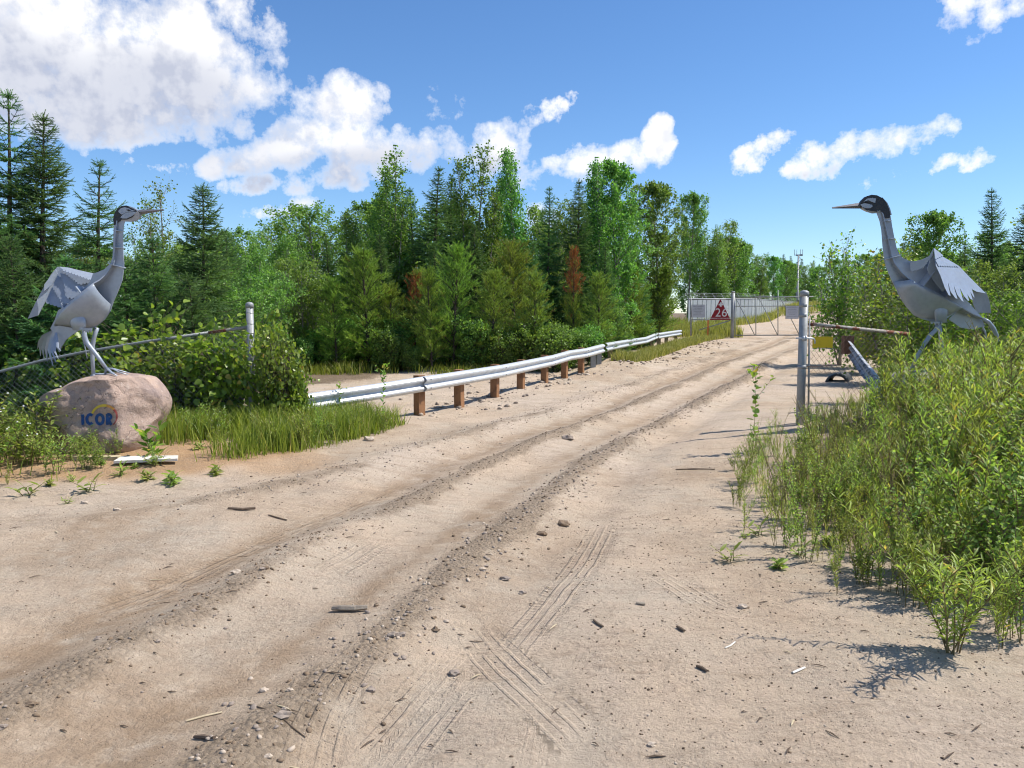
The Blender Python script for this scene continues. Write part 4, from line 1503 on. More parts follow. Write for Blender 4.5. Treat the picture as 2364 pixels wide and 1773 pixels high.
# ------------------------------------------------------------------ boulders
def boulder(outline, d, ry, seed, cut=None):
    """outline: photo points round the visible silhouette, made a solid rock of depth 2*ry centred on depth d"""
    P = [unp(u, v, d) for u, v in outline]
    cx = sum(p_.x for p_ in P) / len(P)
    cz = sum(p_.z for p_ in P) / len(P)
    an = [(math.atan2(p_.z - cz, p_.x - cx), math.hypot(p_.x - cx, p_.z - cz)) for p_ in P]
    an.sort()
    A = np.array([a for a, r_ in an])
    Rr = np.array([r_ for a, r_ in an])
    A3 = np.concatenate([A - TWO, A, A + TWO])
    R3 = np.concatenate([Rr, Rr, Rr])
    nu, nv = 120, 64
    vs, fs = [], []
    ang = np.linspace(-math.pi, math.pi, nu, endpoint=False)
    rad = np.interp(ang, A3, R3)
    for j in range(nv + 1):
        ph = -math.pi / 2 + math.pi * j / nv
        k = max(0.0, math.cos(ph)) ** 0.55
        y = math.copysign(abs(math.sin(ph)) ** 0.8, ph) * ry
        x_ = cx + np.cos(ang) * rad * k
        z_ = cz + np.sin(ang) * rad * k
        nzz = fbm(x_ * 3 + y * 2.1 + 50, z_ * 3 - y * 1.7 + 50, 4, seed) * 0.10 + np.abs(fbm(x_ * 1.6 - y * 2 + 20, z_ * 1.6 + y + 20, 3, seed + 5)) * -0.14
        nzz = nzz * (0.25 + 0.75 * (1 - k))
        for i in range(nu):
            f_ = 1 + nzz[i]
            yy = y * f_ + nzz[i] * 0.35
            if cut:
                yy = cut(x_[i], z_[i], yy)
            vs.append((cx + (x_[i] - cx) * (1 + nzz[i] * .4), d + yy, cz + (z_[i] - cz) * (1 + nzz[i] * .4)))
    for j in range(nv):
        for i in range(nu):
            i2 = (i + 1) % nu
            fs.append((j * nu + i, j * nu + i2, (j + 1) * nu + i2, (j + 1) * nu + i))
    mb = MB().add(vs, fs)
    return mb, cx, cz


DL = 9.3


def leftcut(x, z, y):
    """flat broken faces of the left boulder: a front face and a sunlit right face meeting at a ridge"""
    rz = [unp(262, 862, DL), unp(292, 905, DL), unp(306, 955, DL), unp(338, 1020, DL)]
    xr = float(np.interp(-z, [-p_.z for p_ in rz], [p_.x for p_ in rz]))
    n_ = float(fbm(np.array([x * 4 + 9]), np.array([z * 4 + 9]), 4, 77)[0])
    n2_ = float(fbm(np.array([x * 2.2 + 31]), np.array([z * 3.1 + 12]), 3, 91)[0])
    f1 = -0.40 + 0.10 * (z - bz0) * 1.2 + n_ * 0.13 - abs(n2_) * 0.10 + max(0, (xr - 0.62 - x)) * 0.55
    f2 = -0.40 + (x - xr) * 0.80 + n_ * 0.16 - abs(n2_) * 0.12
    lim = max(f1, f2)
    return max(y, lim) if y < 0 else y


bz0 = unp(240, 960, DL).z
mb, bcx, bcz = boulder([(98, 940), (108, 914), (130, 900), (165, 890), (196, 873), (235, 866), (262, 861), (290, 863), (320, 866), (342, 870), (358, 886), (372, 905), (382, 928), (380, 950), (368, 975), (360, 1000), (354, 1022), (340, 1045), (290, 1052), (220, 1052), (160, 1050), (115, 1040), (98, 1000), (92, 960)], DL, 0.55, 4, leftcut)
bl = mb.build('boulder', M['granite'], None, True)
tag(bl, 'pink granite boulder painted COR under the left crane', 'boulder')
# painted lettering laid on the rock face
from mathutils.bvhtree import BVHTree
bvh = BVHTree.FromPolygons([Vector(v) for v in mb.v], mb.f)


def onrock(u, v, lift=0.004):
    p0 = Vector((0, 0, CAMZ))
    r_ = Vector(ray(u, v)).normalized()
    hit, nr_, _, _ = bvh.ray_cast(p0, r_)
    if hit is None:
        return unp(u, v, DL - 0.5)
    if nr_.y > 0:
        nr_ = -nr_
    return hit + nr_ * lift


def stroke(mb_, pts, w, lift=0.004, w2=None):
    """painted brush stroke: strip of photo-space width w following the rock"""
    P = []
    for i in range(len(pts) - 1):
        n_ = max(2, int(math.hypot(pts[i + 1][0] - pts[i][0], pts[i + 1][1] - pts[i][1]) / 2))
        for k in range(n_):
            P.append((pts[i][0] + (pts[i + 1][0] - pts[i][0]) * k / n_, pts[i][1] + (pts[i + 1][1] - pts[i][1]) * k / n_))
    P.append(pts[-1])
    vs, fs = [], []
    for i, (u, v) in enumerate(P):
        a, b = P[max(i - 1, 0)], P[min(i + 1, len(P) - 1)]
        dx, dy = b[0] - a[0], b[1] - a[1]
        l = math.hypot(dx, dy) or 1
        nx_, ny_ = -dy / l, dx / l
        ww = w if w2 is None else w + (w2 - w) * i / (len(P) - 1)
        for s_ in (-0.5, 0, 0.5):
            vs.append(onrock(u + nx_ * ww * s_, v + ny_ * ww * s_, lift))
    for i in range(len(P) - 1):
        for j in range(2):
            fs.append((i * 3 + j, i * 3 + j + 1, i * 3 + j + 4, i * 3 + j + 3))
    mb_.add(vs, fs)


def arc(cx, cy, rx, ry, a0, a1, n_=16):
    return [(cx + rx * math.cos(R(a0 + (a1 - a0) * k / n_)), cy - ry * math.sin(R(a0 + (a1 - a0) * k / n_))) for k in range(n_ + 1)]


for nm, strokes in (('letter_stem', [[(192, 981), (191, 957)]]),
                    ('letter_c', [arc(209, 968, 8, 11, 50, 310)]),
                    ('letter_o', [arc(231, 968, 8, 11, 0, 360, 24)]),
                    ('letter_r', [[(248, 981), (248, 955)], arc(248, 962, 9, 6, 90, -90), [(250, 968), (258, 981)]])):
    m_ = MB()
    for k, s_ in enumerate(strokes):
        stroke(m_, s_, 7.0, 0.005 + 0.0015 * k)
    m_.build(nm, M['blue'], bl, fix=False)
for nm, a0, a1, mt_, w0, w1 in (('yellow_arc', 175, 80, 'gold', 5, 6), ('orange_arc', 80, 40, 'goldorange', 6, 5), ('red_arc', 40, -45, 'redpaint', 5, 2.5)):
    m_ = MB()
    stroke(m_, arc(241, 962, 29, 26, a0, a1), w0, 0.004, w1)
    m_.build(nm, M[mt_], bl, fix=False)

DR = 10.6
mb, _, _ = boulder([(2040, 905), (2050, 880), (2080, 862), (2130, 858), (2180, 856), (2230, 850), (2275, 852), (2305, 880), (2318, 920), (2315, 960), (2300, 1000), (2180, 1010), (2070, 1000), (2042, 950)], DR, 0.6, 14)
b2 = mb.build('boulder', M['greyrock'], None, True)
tag(b2, 'grey boulder buried in willow weeds under the right crane', 'boulder')

# planks in front of the left boulder
pk = MB()
a, b = unp(268, 1031, 8.45), unp(402, 1031, 8.45)
zz = gzs((a.x + b.x) / 2, 8.45) + 0.035
pk.add([(a.x, 8.38, zz), (b.x, 8.52, zz), (b.x - 0.05, 8.66, zz + .012), (a.x - 0.02, 8.60, zz + .012), (a.x, 8.38, zz + .028), (b.x, 8.52, zz + .028), (b.x - 0.05, 8.66, zz + .04), (a.x - 0.02, 8.60, zz + .04)], [(0, 3, 2, 1), (4, 5, 6, 7), (0, 1, 5, 4), (1, 2, 6, 5), (2, 3, 7, 6), (3, 0, 4, 7)])
tag(pk.build('plank', M['plankw']), 'white painted plank lying at the foot of the pink boulder', 'plank')
pk = MB()
a, b = unp(165, 1029, 8.62), unp(262, 1029, 8.62)
zz = max(gzs(a.x, 8.62), gzs(b.x, 8.62)) + 0.0
pk.box((a.x, 8.58, zz - 0.01), (b.x + .05, 8.68, zz + 0.03))
tag(pk.build('plank', M['planky']), 'bare yellowish plank half under weeds left of the white plank', 'plank')


# ------------------------------------------------------------------ steel cranes
class Crane:
    def __init__(s, label, conv, d, base):
        s.c = conv
        s.d = d
        s.root = thing('crane_sculpture', label, 'sculpture', base)

    def P(s, p_, off=0.0):
        u, v = s.c(*p_)
        q_ = unp(u, v, s.d)
        return Vector((q_.x, s.d + off, q_.z))

    def plate(s, name, pts, off=0.0, th=0.012, mat='steel', tilt=None, parent=None):
        """flat steel plate cut to an outline; tilt(px,py) shifts it in depth"""
        f_ = []
        for p_ in pts:
            u_, v_ = s.c(*p_)
            f_.append(unp(u_, v_, s.d + off + (tilt(*p_) if tilt else 0)))
        b_ = [q + Vector((0, th, 0)) for q in f_]
        n_ = len(pts)
        vs = f_ + b_
        fs = [tuple(range(n_)), tuple(range(2 * n_ - 1, n_ - 1, -1))] + [(i, n_ + i, n_ + (i + 1) % n_, (i + 1) % n_) for i in range(n_)]
        return MB().add(vs, fs).build(name, M[mat], parent or s.root)

    def ribbon(s, name, pts, ws, th=0.012, mat='steel'):
        """cross plate following a centre line, half width ws either side"""
        C_ = [s.P(p_) for p_ in pts]
        vs, fs = [], []
        n_ = len(C_)
        for i, q in enumerate(C_):
            t = (C_[min(i + 1, n_ - 1)] - C_[max(i - 1, 0)]).normalized()
            nr_ = Vector((t.z, 0, -t.x)) * th / 2
            for sg in (-1, 1):
                for k in (-1, 1):
                    vs.append(q + Vector((0, sg * ws[i], 0)) + nr_ * k)
        for i in range(n_ - 1):
            a, b = i * 4, (i + 1) * 4
            fs += [(a, b, b + 2, a + 2), (a + 1, a + 3, b + 3, b + 1), (a, a + 1, b + 1, b), (a + 2, b + 2, b + 3, a + 3)]
        fs += [(0, 2, 3, 1), ((n_ - 1) * 4, (n_ - 1) * 4 + 1, (n_ - 1) * 4 + 3, (n_ - 1) * 4 + 2)]
        return MB().add(vs, fs).build(name, M[mat], s.root)

    def shell(s, name, A, B, ws, side, bulge=0.0, th=0.01):
        """curved hull side from deck edge A down to keel B"""
        n_, m_ = len(A), 9
        lay = []
        for o in (0, th):
            for i in range(n_):
                a, b = np.array(A[i], float), np.array(B[i], float)
                for j in range(m_):
                    t = j / (m_ - 1)
                    p_ = a + (b - a) * t
                    y = ws[i] * (1 - t ** 2.2) + 0.012 - o
                    lay.append(s.P(p_, side * max(y, 0.004 - o * .3)))
        fs = []
        o = n_ * m_
        for i in range(n_ - 1):
            for j in range(m_ - 1):
                a, b = i * m_ + j, (i + 1) * m_ + j
                fs += [(a, a + 1, b + 1, b), (o + a, o + b, o + b + 1, o + a + 1)]
        for i in range(n_ - 1):
            for j in (0, m_ - 1):
                a, b = i * m_ + j, (i + 1) * m_ + j
                fs.append((a, b, o + b, o + a))
        for i in (0, n_ - 1):
            for j in range(m_ - 1):
                a = i * m_ + j
                fs.append((a, a + 1, o + a + 1, o + a))
        return MB().add(lay, fs).build(name, M['steel'], s.root, True)

    def tube(s, name, pts, rad, off=0.0, mat='steel', n=10, parent=None, flat_=1.0):
        P_ = [s.P(p_[:2], off + (p_[2] if len(p_) > 2 else 0)) for p_ in pts]
        return MB().tube(P_, rad, n, flat_=flat_).build(name, M[mat], parent or s.root, True)

    def rib(s, p0, p1, w, th=0.01):
        a, b = s.P(p0), s.P(p1)
        vs = []
        for k in (-1, 1):
            for q, ww in ((a, w * .35), ((a + b) / 2, w), (b, w * .35)):
                vs += [q + Vector((0, -ww, k * th / 2)), q + Vector((0, ww, k * th / 2))]
        fs = [(0, 2, 3, 1), (2, 4, 5, 3), (6, 7, 9, 8), (8, 9, 11, 10), (0, 1, 7, 6), (4, 10, 11, 5), (0, 6, 8, 2), (2, 8, 10, 4), (1, 3, 9, 7), (3, 5, 11, 9)]
        return MB().add(vs, fs).build('neck_rib', M['steel'], s.root)

    def bulkhead(s, p0, p1, w, name='bulkhead', th=0.012):
        a, b = s.P(p0), s.P(p1)
        t = (b - a).normalized()
        nr_ = Vector((t.z, 0, -t.x)) * th / 2
        vs = [q + Vector((0, sg * w, 0)) + nr_ * k for q in (a, b) for sg in (-1, 1) for k in (-1, 1)]
        return MB().add(vs, [(0, 2, 6, 4), (1, 5, 7, 3), (0, 1, 3, 2), (4, 6, 7, 5), (0, 4, 5, 1), (2, 3, 7, 6)]).build(name, M['steel'], s.root)

    def head(s, skull, chin, crown_t, patches, eye, beak, forehead=None, th=0.055):
        hd = s.plate('head', skull, -th / 2, th, 'black')
        # chin: a folded keel, thick at the head and thin below
        n_ = len(chin)
        cz_ = [s.P(p_) for p_ in chin]
        zt_ = max(q.z for q in cz_)
        zb_ = min(q.z for q in cz_)
        vs = []
        for sg in (-1, 1):
            for q in cz_:
                k = (q.z - zb_) / (zt_ - zb_)
                vs.append(q + Vector((0, sg * (0.006 + 0.034 * k), 0)))
        fs = [tuple(range(n_ - 1, -1, -1)), tuple(range(n_, 2 * n_))] + [(i, (i + 1) % n_, n_ + (i + 1) % n_, n_ + i) for i in range(n_)]
        MB().add(vs, fs).build('chin', M['steel'], s.root)
        for sg in (-1, 1):
            for pt in patches:
                s.plate('cheek_patch', pt, sg * (th / 2 + 0.006) - 0.005, 0.010, 'steel', parent=hd)
            s.plate('eye', eye, sg * (th / 2 + 0.014) - 0.005, 0.010, 'black', parent=hd)
        if forehead:
            s.plate('forehead', forehead, -th / 2 - 0.004, th + 0.008, 'steel')
        # beak: four-sided taper
        a0, a1, t0, t1 = [s.P(p_) for p_ in beak]
        m0, mt0 = (a0 + a1) / 2, (t0 + t1) / 2
        vs = [a0, m0 + Vector((0, -.030, 0)), a1, m0 + Vector((0, .030, 0)), t0, mt0 + Vector((0, -.008, 0)), t1, mt0 + Vector((0, .008, 0))]
        MB().add(vs, [(0, 1, 2, 3), (7, 6, 5, 4)] + [(i, 4 + i, 4 + (i + 1) % 4, (i + 1) % 4) for i in range(4)]).build('beak', M['beak'], s.root)


def scallop(p0, p1, n_, depth, up=False):
    """wavy feather edge from p0 to p1 (points excluding p0)"""
    out = []
    dx, dy = p1[0] - p0[0], p1[1] - p0[1]
    l = math.hypot(dx, dy)
    nx_, ny_ = -dy / l * depth, dx / l * depth
    for i in range(n_):
        for t, k in ((0.25, .8), (0.5, 1.0), (0.75, .8), (1.0, 0.0)):
            f_ = (i + t) / n_
            out.append((p0[0] + dx * f_ + nx_ * k, p0[1] + dy * f_ + ny_ * k))
    return out


# ---- left crane (points measured on an enlargement of the photograph)
LC = lambda x, y: (x / 3.318, 400 + y / 3.318)
q = unp(*LC(700, 1565), DL)
cl = Crane('grey steel crane sculpture striding right on the pink boulder', LC, DL, q)
cl.plate('body_plate', [(872, 392), (868, 470), (866, 560), (862, 640), (845, 690), (800, 735), (745, 758), (712, 768), (690, 830), (610, 930), (520, 1010), (445, 1048), (420, 1120), (385, 1188), (402, 1212), (450, 1190), (560, 1196), (650, 1198), (730, 1178), (800, 1122), (845, 1055), (868, 985), (905, 900), (935, 820), (947, 740), (949, 690), (943, 600), (940, 480), (946, 400), (955, 368), (910, 352)], -0.006, 0.012)
DECK = [(905, 365), (897, 440), (893, 520), (890, 600), (882, 680), (868, 722), (838, 780), (805, 822), (775, 847), (700, 917), (620, 990), (540, 1065), (490, 1120), (450, 1167)]
cl.ribbon('cross_plate', DECK, [.03, .04, .045, .05, .058, .07, .09, .13, .17, .215, .23, .20, .15, .09])
A_ = [(775, 847), (735, 884), (700, 917), (660, 953), (620, 990), (580, 1028), (540, 1065), (490, 1120), (452, 1165)]
B_ = [(853, 1005), (838, 1065), (800, 1120), (745, 1165), (690, 1182), (630, 1186), (560, 1184), (500, 1176), (452, 1167)]
W_ = [.17, .195, .215, .225, .23, .222, .20, .15, .09]
for sg in (-1, 1):
    cl.shell('hull_side', A_, B_, W_, sg)
for a, b, w in (((868, 437), (944, 446), .045), ((860, 567), (948, 572), .055), ((833, 690), (957, 724), .085)):
    cl.rib(a, b, w)
cl.bulkhead((632, 870), (684, 938), .16)
cl.bulkhead((528, 998), (556, 1050), .17)
# wing: raised behind the body, plates lapped like feathers
tw = lambda x, y: 0.10 + (1060 - y) * 0.0007
wingb = cl.plate('wing_secondaries', [(458, 722), (700, 800), (760, 850), (640, 985), (545, 1050)] + scallop((545, 1050), (350, 985), 7, -10) + [(390, 860)], 0.03, 0.01, tilt=tw)
cl.plate('covert_plate', [(452, 730), (620, 790), (700, 850), (640, 960)] + scallop((640, 960), (510, 945), 5, -14) + scallop((510, 945), (500, 880), 2, -10) + [(470, 800)], -0.035, 0.008, tilt=tw, parent=wingb)
cl.plate('covert_plate', [(470, 800), (520, 900), (560, 985), (520, 1050)] + scallop((520, 1050), (400, 860), 11, -12) + [(432, 780)], -0.012, 0.008, tilt=tw, parent=wingb)
cl.plate('covert_plate', [(470, 722), (560, 735), (712, 775), (782, 812)] + scallop((782, 812), (610, 845), 7, -12) + scallop((610, 845), (470, 735), 8, -12), -0.065, 0.008, tilt=tw, parent=wingb)
cl.plate('leading_edge', [(455, 715), (520, 722), (600, 742), (712, 766), (712, 818)] + scallop((712, 818), (480, 735), 10, -10), 0.06, 0.014, tilt=lambda x, y: -(y - 760) * 0.0022 + (x - 580) * 0.0006)
# outer primaries bend away from the camera side
to = lambda x, y: 0.24 - (460 - x) * 0.0009
for k, (pts) in enumerate(([(440, 716), (462, 720), (405, 850), (350, 975), (292, 1088), (212, 1114), (262, 1010), (330, 880), (390, 775)],
                           [(425, 735), (398, 775), (340, 850), (335, 905), (395, 855), (440, 770)])):
    cl.plate('primary_feather', pts, -0.02 - 0.03 * k, 0.01, tilt=to)
# tail fan
cl.plate('tail_skirt', [(445, 1165), (560, 1186), (625, 1192), (560, 1232), (505, 1275), (470, 1330), (455, 1372), (425, 1330), (395, 1235), (405, 1205)], -0.07, 0.012)
for k, (p0, p1, p2, tip, w) in enumerate((((405, 1200), (330, 1240), (300, 1290), (285, 1345), 16), ((408, 1205), (345, 1250), (305, 1310), (308, 1400), 17), ((410, 1208), (355, 1265), (325, 1330), (335, 1425), 17), ((412, 1210), (372, 1270), (350, 1340), (360, 1448), 16), ((415, 1212), (390, 1280), (372, 1350), (405, 1478), 17), ((420, 1215), (405, 1290), (395, 1360), (428, 1450), 15), ((425, 1220), (420, 1290), (415, 1360), (445, 1420), 14), ((430, 1220), (438, 1290), (440, 1330), (466, 1362), 12))):
    cl.plate('tail_feather', [(p0[0] - w * .3, p0[1]), (p1[0] - w * .6, p1[1]), (p2[0] - w * .6, p2[1]), tip, (p2[0] + w * .7, p2[1] + 8), (p1[0] + w * .7, p1[1] + 4), (p0[0] + w * .4, p0[1] + 4)], 0.16 - k * 0.04, 0.01, tilt=lambda x, y, k=k: (y - 1200) * 0.0004 * (3.5 - k))
# legs
cl.tube('thigh', [(636, 1075), (640, 1098), (648, 1145), (655, 1195)], [.05, .086, .094, .076], -0.135, n=18, flat_=.45)
z = [(607, 1186), (703, 1186), (703, 1205), (695, 1222), (686, 1200), (676, 1224), (664, 1204), (656, 1222), (644, 1198), (630, 1214), (622, 1192), (611, 1206)]
cl.plate('feather_cuff', z, -0.172, 0.012)
near = cl.tube('leg', [(682, 1185), (686, 1240), (698, 1283), (715, 1312), (790, 1405), (852, 1492)], [.030, .026, .028, .029, .024, .021], -0.11)
far = cl.tube('leg', [(708, 1185), (688, 1255), (678, 1300), (674, 1320), (674, 1420), (681, 1545)], [.028, .024, .028, .028, .024, .022], 0.10)
for k, tp_ in enumerate(([(852, 1490), (900, 1492), (945, 1518), (1020, 1536, -.02)], [(852, 1492), (890, 1500, -.06), (930, 1522, -.10), (975, 1540, -.13)], [(852, 1492), (900, 1498, .05), (960, 1520, .09), (990, 1530, .12)], [(852, 1492), (845, 1512, .01), (835, 1530, .02)])):
    cl.tube('toe', tp_, [.020, .017, .014, .006][:len(tp_)], -0.11, parent=near, flat_=.6)
for k, tp_ in enumerate(([(681, 1542), (740, 1545), (800, 1540), (845, 1528)], [(681, 1545), (710, 1555, -.07), (735, 1562, -.12), (760, 1560, -.14)], [(681, 1542), (720, 1545, .06), (770, 1545, .10)], [(681, 1545), (665, 1560), (660, 1568)])):
    cl.tube('toe', tp_, [.020, .016, .013, .006][:len(tp_)], 0.10, parent=far, flat_=.6)
cl.tube('stay_rod', [(615, 1210), (640, 1290), (655, 1350), (668, 1420)], .006, 0.0, n=5)
cl.head([(872, 395), (866, 350), (876, 308), (897, 274), (927, 252), (966, 246), (1006, 257), (1040, 274), (1060, 290), (1058, 300), (1010, 338), (968, 354), (925, 354), (905, 372)],
        [(922, 352), (966, 354), (1012, 338), (1062, 294), (1079, 312), (1075, 337), (1050, 362), (1012, 372), (960, 370), (925, 362)], None,
        [[(905, 290), (925, 268), (955, 260), (985, 268), (1010, 282), (1040, 289), (1000, 295), (962, 298), (935, 318), (912, 302)], [(922, 338), (938, 320), (962, 301), (1000, 298), (1050, 294), (1010, 328), (970, 346), (938, 346)]],
        [(966, 279), (982, 276), (1002, 286), (982, 290)], [(1056, 279), (1078, 318), (1257, 276), (1256, 286)], [(985, 250), (1020, 262), (1060, 287), (1056, 292), (1020, 272), (985, 257)])

# ---- right crane
RC = lambda x, y: (1880 + x / 3.607, 400 + y / 3.607)
q = unp(*RC(960, 1640), DR)
cr = Crane('grey steel crane sculpture facing left above the willow weeds', RC, DR, q)
cr.plate('body_plate', [(600, 250), (622, 300), (636, 360), (650, 450), (668, 545), (685, 620), (707, 672), (735, 702), (785, 727), (835, 736), (900, 722), (960, 690), (1000, 700), (1090, 900), (1290, 1080), (1390, 1192), (1440, 1230), (1490, 1290), (1522, 1352), (1505, 1352), (1455, 1262), (1395, 1215), (1290, 1178), (1190, 1150), (1110, 1205), (1000, 1240), (900, 1215), (830, 1182), (760, 1102), (700, 1002), (650, 900), (606, 802), (582, 715), (570, 600), (560, 470), (545, 395), (520, 330), (560, 300)], -0.006, 0.012)
DECKR = [(485, 250), (530, 285), (565, 345), (580, 420), (600, 520), (615, 600), (630, 690), (650, 752), (700, 832), (752, 890), (850, 945), (945, 996), (1040, 1046), (1115, 1085), (1190, 1125), (1290, 1172), (1400, 1212)]
cr.ribbon('cross_plate', DECKR, [.012, .02, .03, .036, .042, .046, .055, .07, .11, .15, .19, .205, .20, .18, .14, .09, .05])
A_ = [(752, 890), (800, 918), (850, 945), (900, 971), (945, 996), (992, 1020), (1040, 1046), (1115, 1085), (1190, 1127)]
B_ = [(655, 905), (705, 1005), (762, 1104), (832, 1183), (890, 1205), (960, 1212), (1040, 1208), (1120, 1185), (1192, 1142)]
for sg in (-1, 1):
    cr.shell('hull_side', A_, B_, [.15, .175, .19, .20, .205, .205, .20, .18, .14], sg)
for a, b, w in (((560, 402), (640, 393), .045), ((568, 552), (670, 542), .055), ((578, 718), (716, 681), .085)):
    cr.rib(a, b, w)
cr.bulkhead((850, 945), (946, 822), .19)
cr.bulkhead((1030, 1040), (1080, 975), .19)
t2_ = lambda x, y: -0.20 - (y - 700) * 0.00008
WT = lambda x, y: -0.26 + (x - 1010) * 0.0019 - (y - 700) * 0.0015
wp = cr.plate('wing_primaries', [(1012, 770), (1050, 850), (1088, 955), (1118, 1012), (1135, 1022), (1118, 945), (1112, 905), (1135, 985), (1175, 1040), (1193, 1046), (1170, 975), (1160, 930), (1190, 1010), (1228, 1062), (1243, 1070), (1222, 1000), (1212, 955), (1245, 1020), (1278, 1060), (1290, 1062), (1272, 1005), (1300, 1045), (1318, 1055), (1298, 985), (1325, 1030), (1334, 1036), (1312, 965), (1350, 985), (1428, 1000), (1300, 872), (1205, 772), (1120, 722), (1062, 690), (1010, 690)], 0, 0.012, tilt=WT)
cr.plate('covert_plate', [(996, 622), (1072, 682), (1062, 690), (1120, 722), (1205, 772)] + scallop((1205, 772), (1030, 765), 9, -10) + [(1008, 720)], -0.02, 0.012, tilt=WT, parent=wp)
cr.plate('covert_plate', [(996, 622), (1072, 682)] + scallop((1072, 682), (1008, 712), 4, -8), -0.035, 0.012, tilt=WT, parent=wp)
cr.plate('shoulder_plate', [(996, 622), (960, 690), (895, 720), (800, 738), (800, 800), (818, 824)] + scallop((818, 824), (915, 790), 6, -9) + scallop((915, 790), (985, 690), 6, -9), -0.10, 0.012, tilt=lambda x, y: -(x - 800) * 0.0005)
cr.plate('inner_wing', [(990, 660), (1010, 770), (1050, 850), (1085, 960), (1075, 990), (1010, 915), (950, 828), (940, 790)], -0.16, 0.012, tilt=lambda x, y: -(x - 940) * 0.0003)
# far wing tips and tail fan hanging behind
for k in range(5):
    x0 = 1315 + k * 24
    cr.plate('tail_feather', [(x0 - 8, 990), (x0 + 20, 985), (x0 + 52, 1080), (x0 + 62, 1168), (x0 + 40, 1160), (x0 + 10, 1090)], 0.06 + 0.035 * k, 0.01, tilt=lambda x, y: (y - 990) * 0.0003)
cr.plate('tail_skirt', [(1190, 1150), (1290, 1178), (1395, 1215), (1420, 1270), (1330, 1300), (1220, 1285), (1120, 1215)], 0.05, 0.012)
cr.tube('tail_plume', [(1400, 1212), (1445, 1235), (1490, 1290), (1520, 1352), (1528, 1400)], [.02, .022, .02, .014, .006], -0.02)
cr.tube('tail_plume', [(1380, 1215), (1420, 1262), (1450, 1320), (1470, 1390)], [.012, .014, .012, .005], 0.08)
cr.tube('thigh', [(1006, 1060), (1008, 1095), (1010, 1160), (1014, 1245)], [.03, .080, .09, .070], -0.13, n=18, flat_=.45)
cr.plate('feather_cuff', [(968, 1236), (1062, 1236), (1066, 1240), (1062, 1258), (1050, 1236), (1036, 1262), (1022, 1240), (1008, 1262), (996, 1238), (980, 1256), (974, 1246)], -0.165, 0.012)
la = cr.tube('leg', [(1005, 1240), (985, 1300), (940, 1345), (880, 1430), (815, 1545), (790, 1610)], [.032, .028, .030, .026, .024, .022], -0.09)
lb = cr.tube('leg', [(1060, 1235), (1080, 1330), (1088, 1400), (1090, 1480), (1092, 1600), (1092, 1640)], [.030, .026, .030, .026, .024, .022], 0.09)
for lg, x0, y0, off in ((la, 790, 1610, -0.09), (lb, 1092, 1636, 0.09)):
    for dx, dy, dd in ((-110, 22, 0), (-80, 26, -.10), (-85, 24, .10), (35, 22, 0)):
        cr.tube('toe', [(x0, y0), (x0 + dx * .4, y0 + dy * .2, dd * .4), (x0 + dx, y0 + dy, dd)], [.02, .016, .007], off, parent=lg, flat_=.6)
cr.head([(378, 258), (395, 226), (430, 193), (476, 178), (522, 183), (566, 206), (602, 252), (622, 302), (632, 342), (628, 372), (585, 372), (572, 345), (545, 300), (520, 320), (470, 312), (420, 302), (385, 282)],
        [(384, 284), (420, 303), (470, 313), (525, 318), (540, 308), (545, 322), (527, 332), (480, 335), (430, 318), (400, 300)], None,
        [[(408, 238), (440, 211), (480, 205), (513, 210), (508, 246), (482, 240), (450, 224)], [(384, 259), (420, 249), (480, 262), (487, 274), (466, 291), (430, 291), (400, 280)]],
        [(428, 240), (446, 226), (464, 238), (446, 242)], [(382, 244), (388, 294), (147, 282), (148, 294)], [(566, 200), (602, 246), (624, 300), (634, 340), (645, 345), (632, 296), (608, 244)])

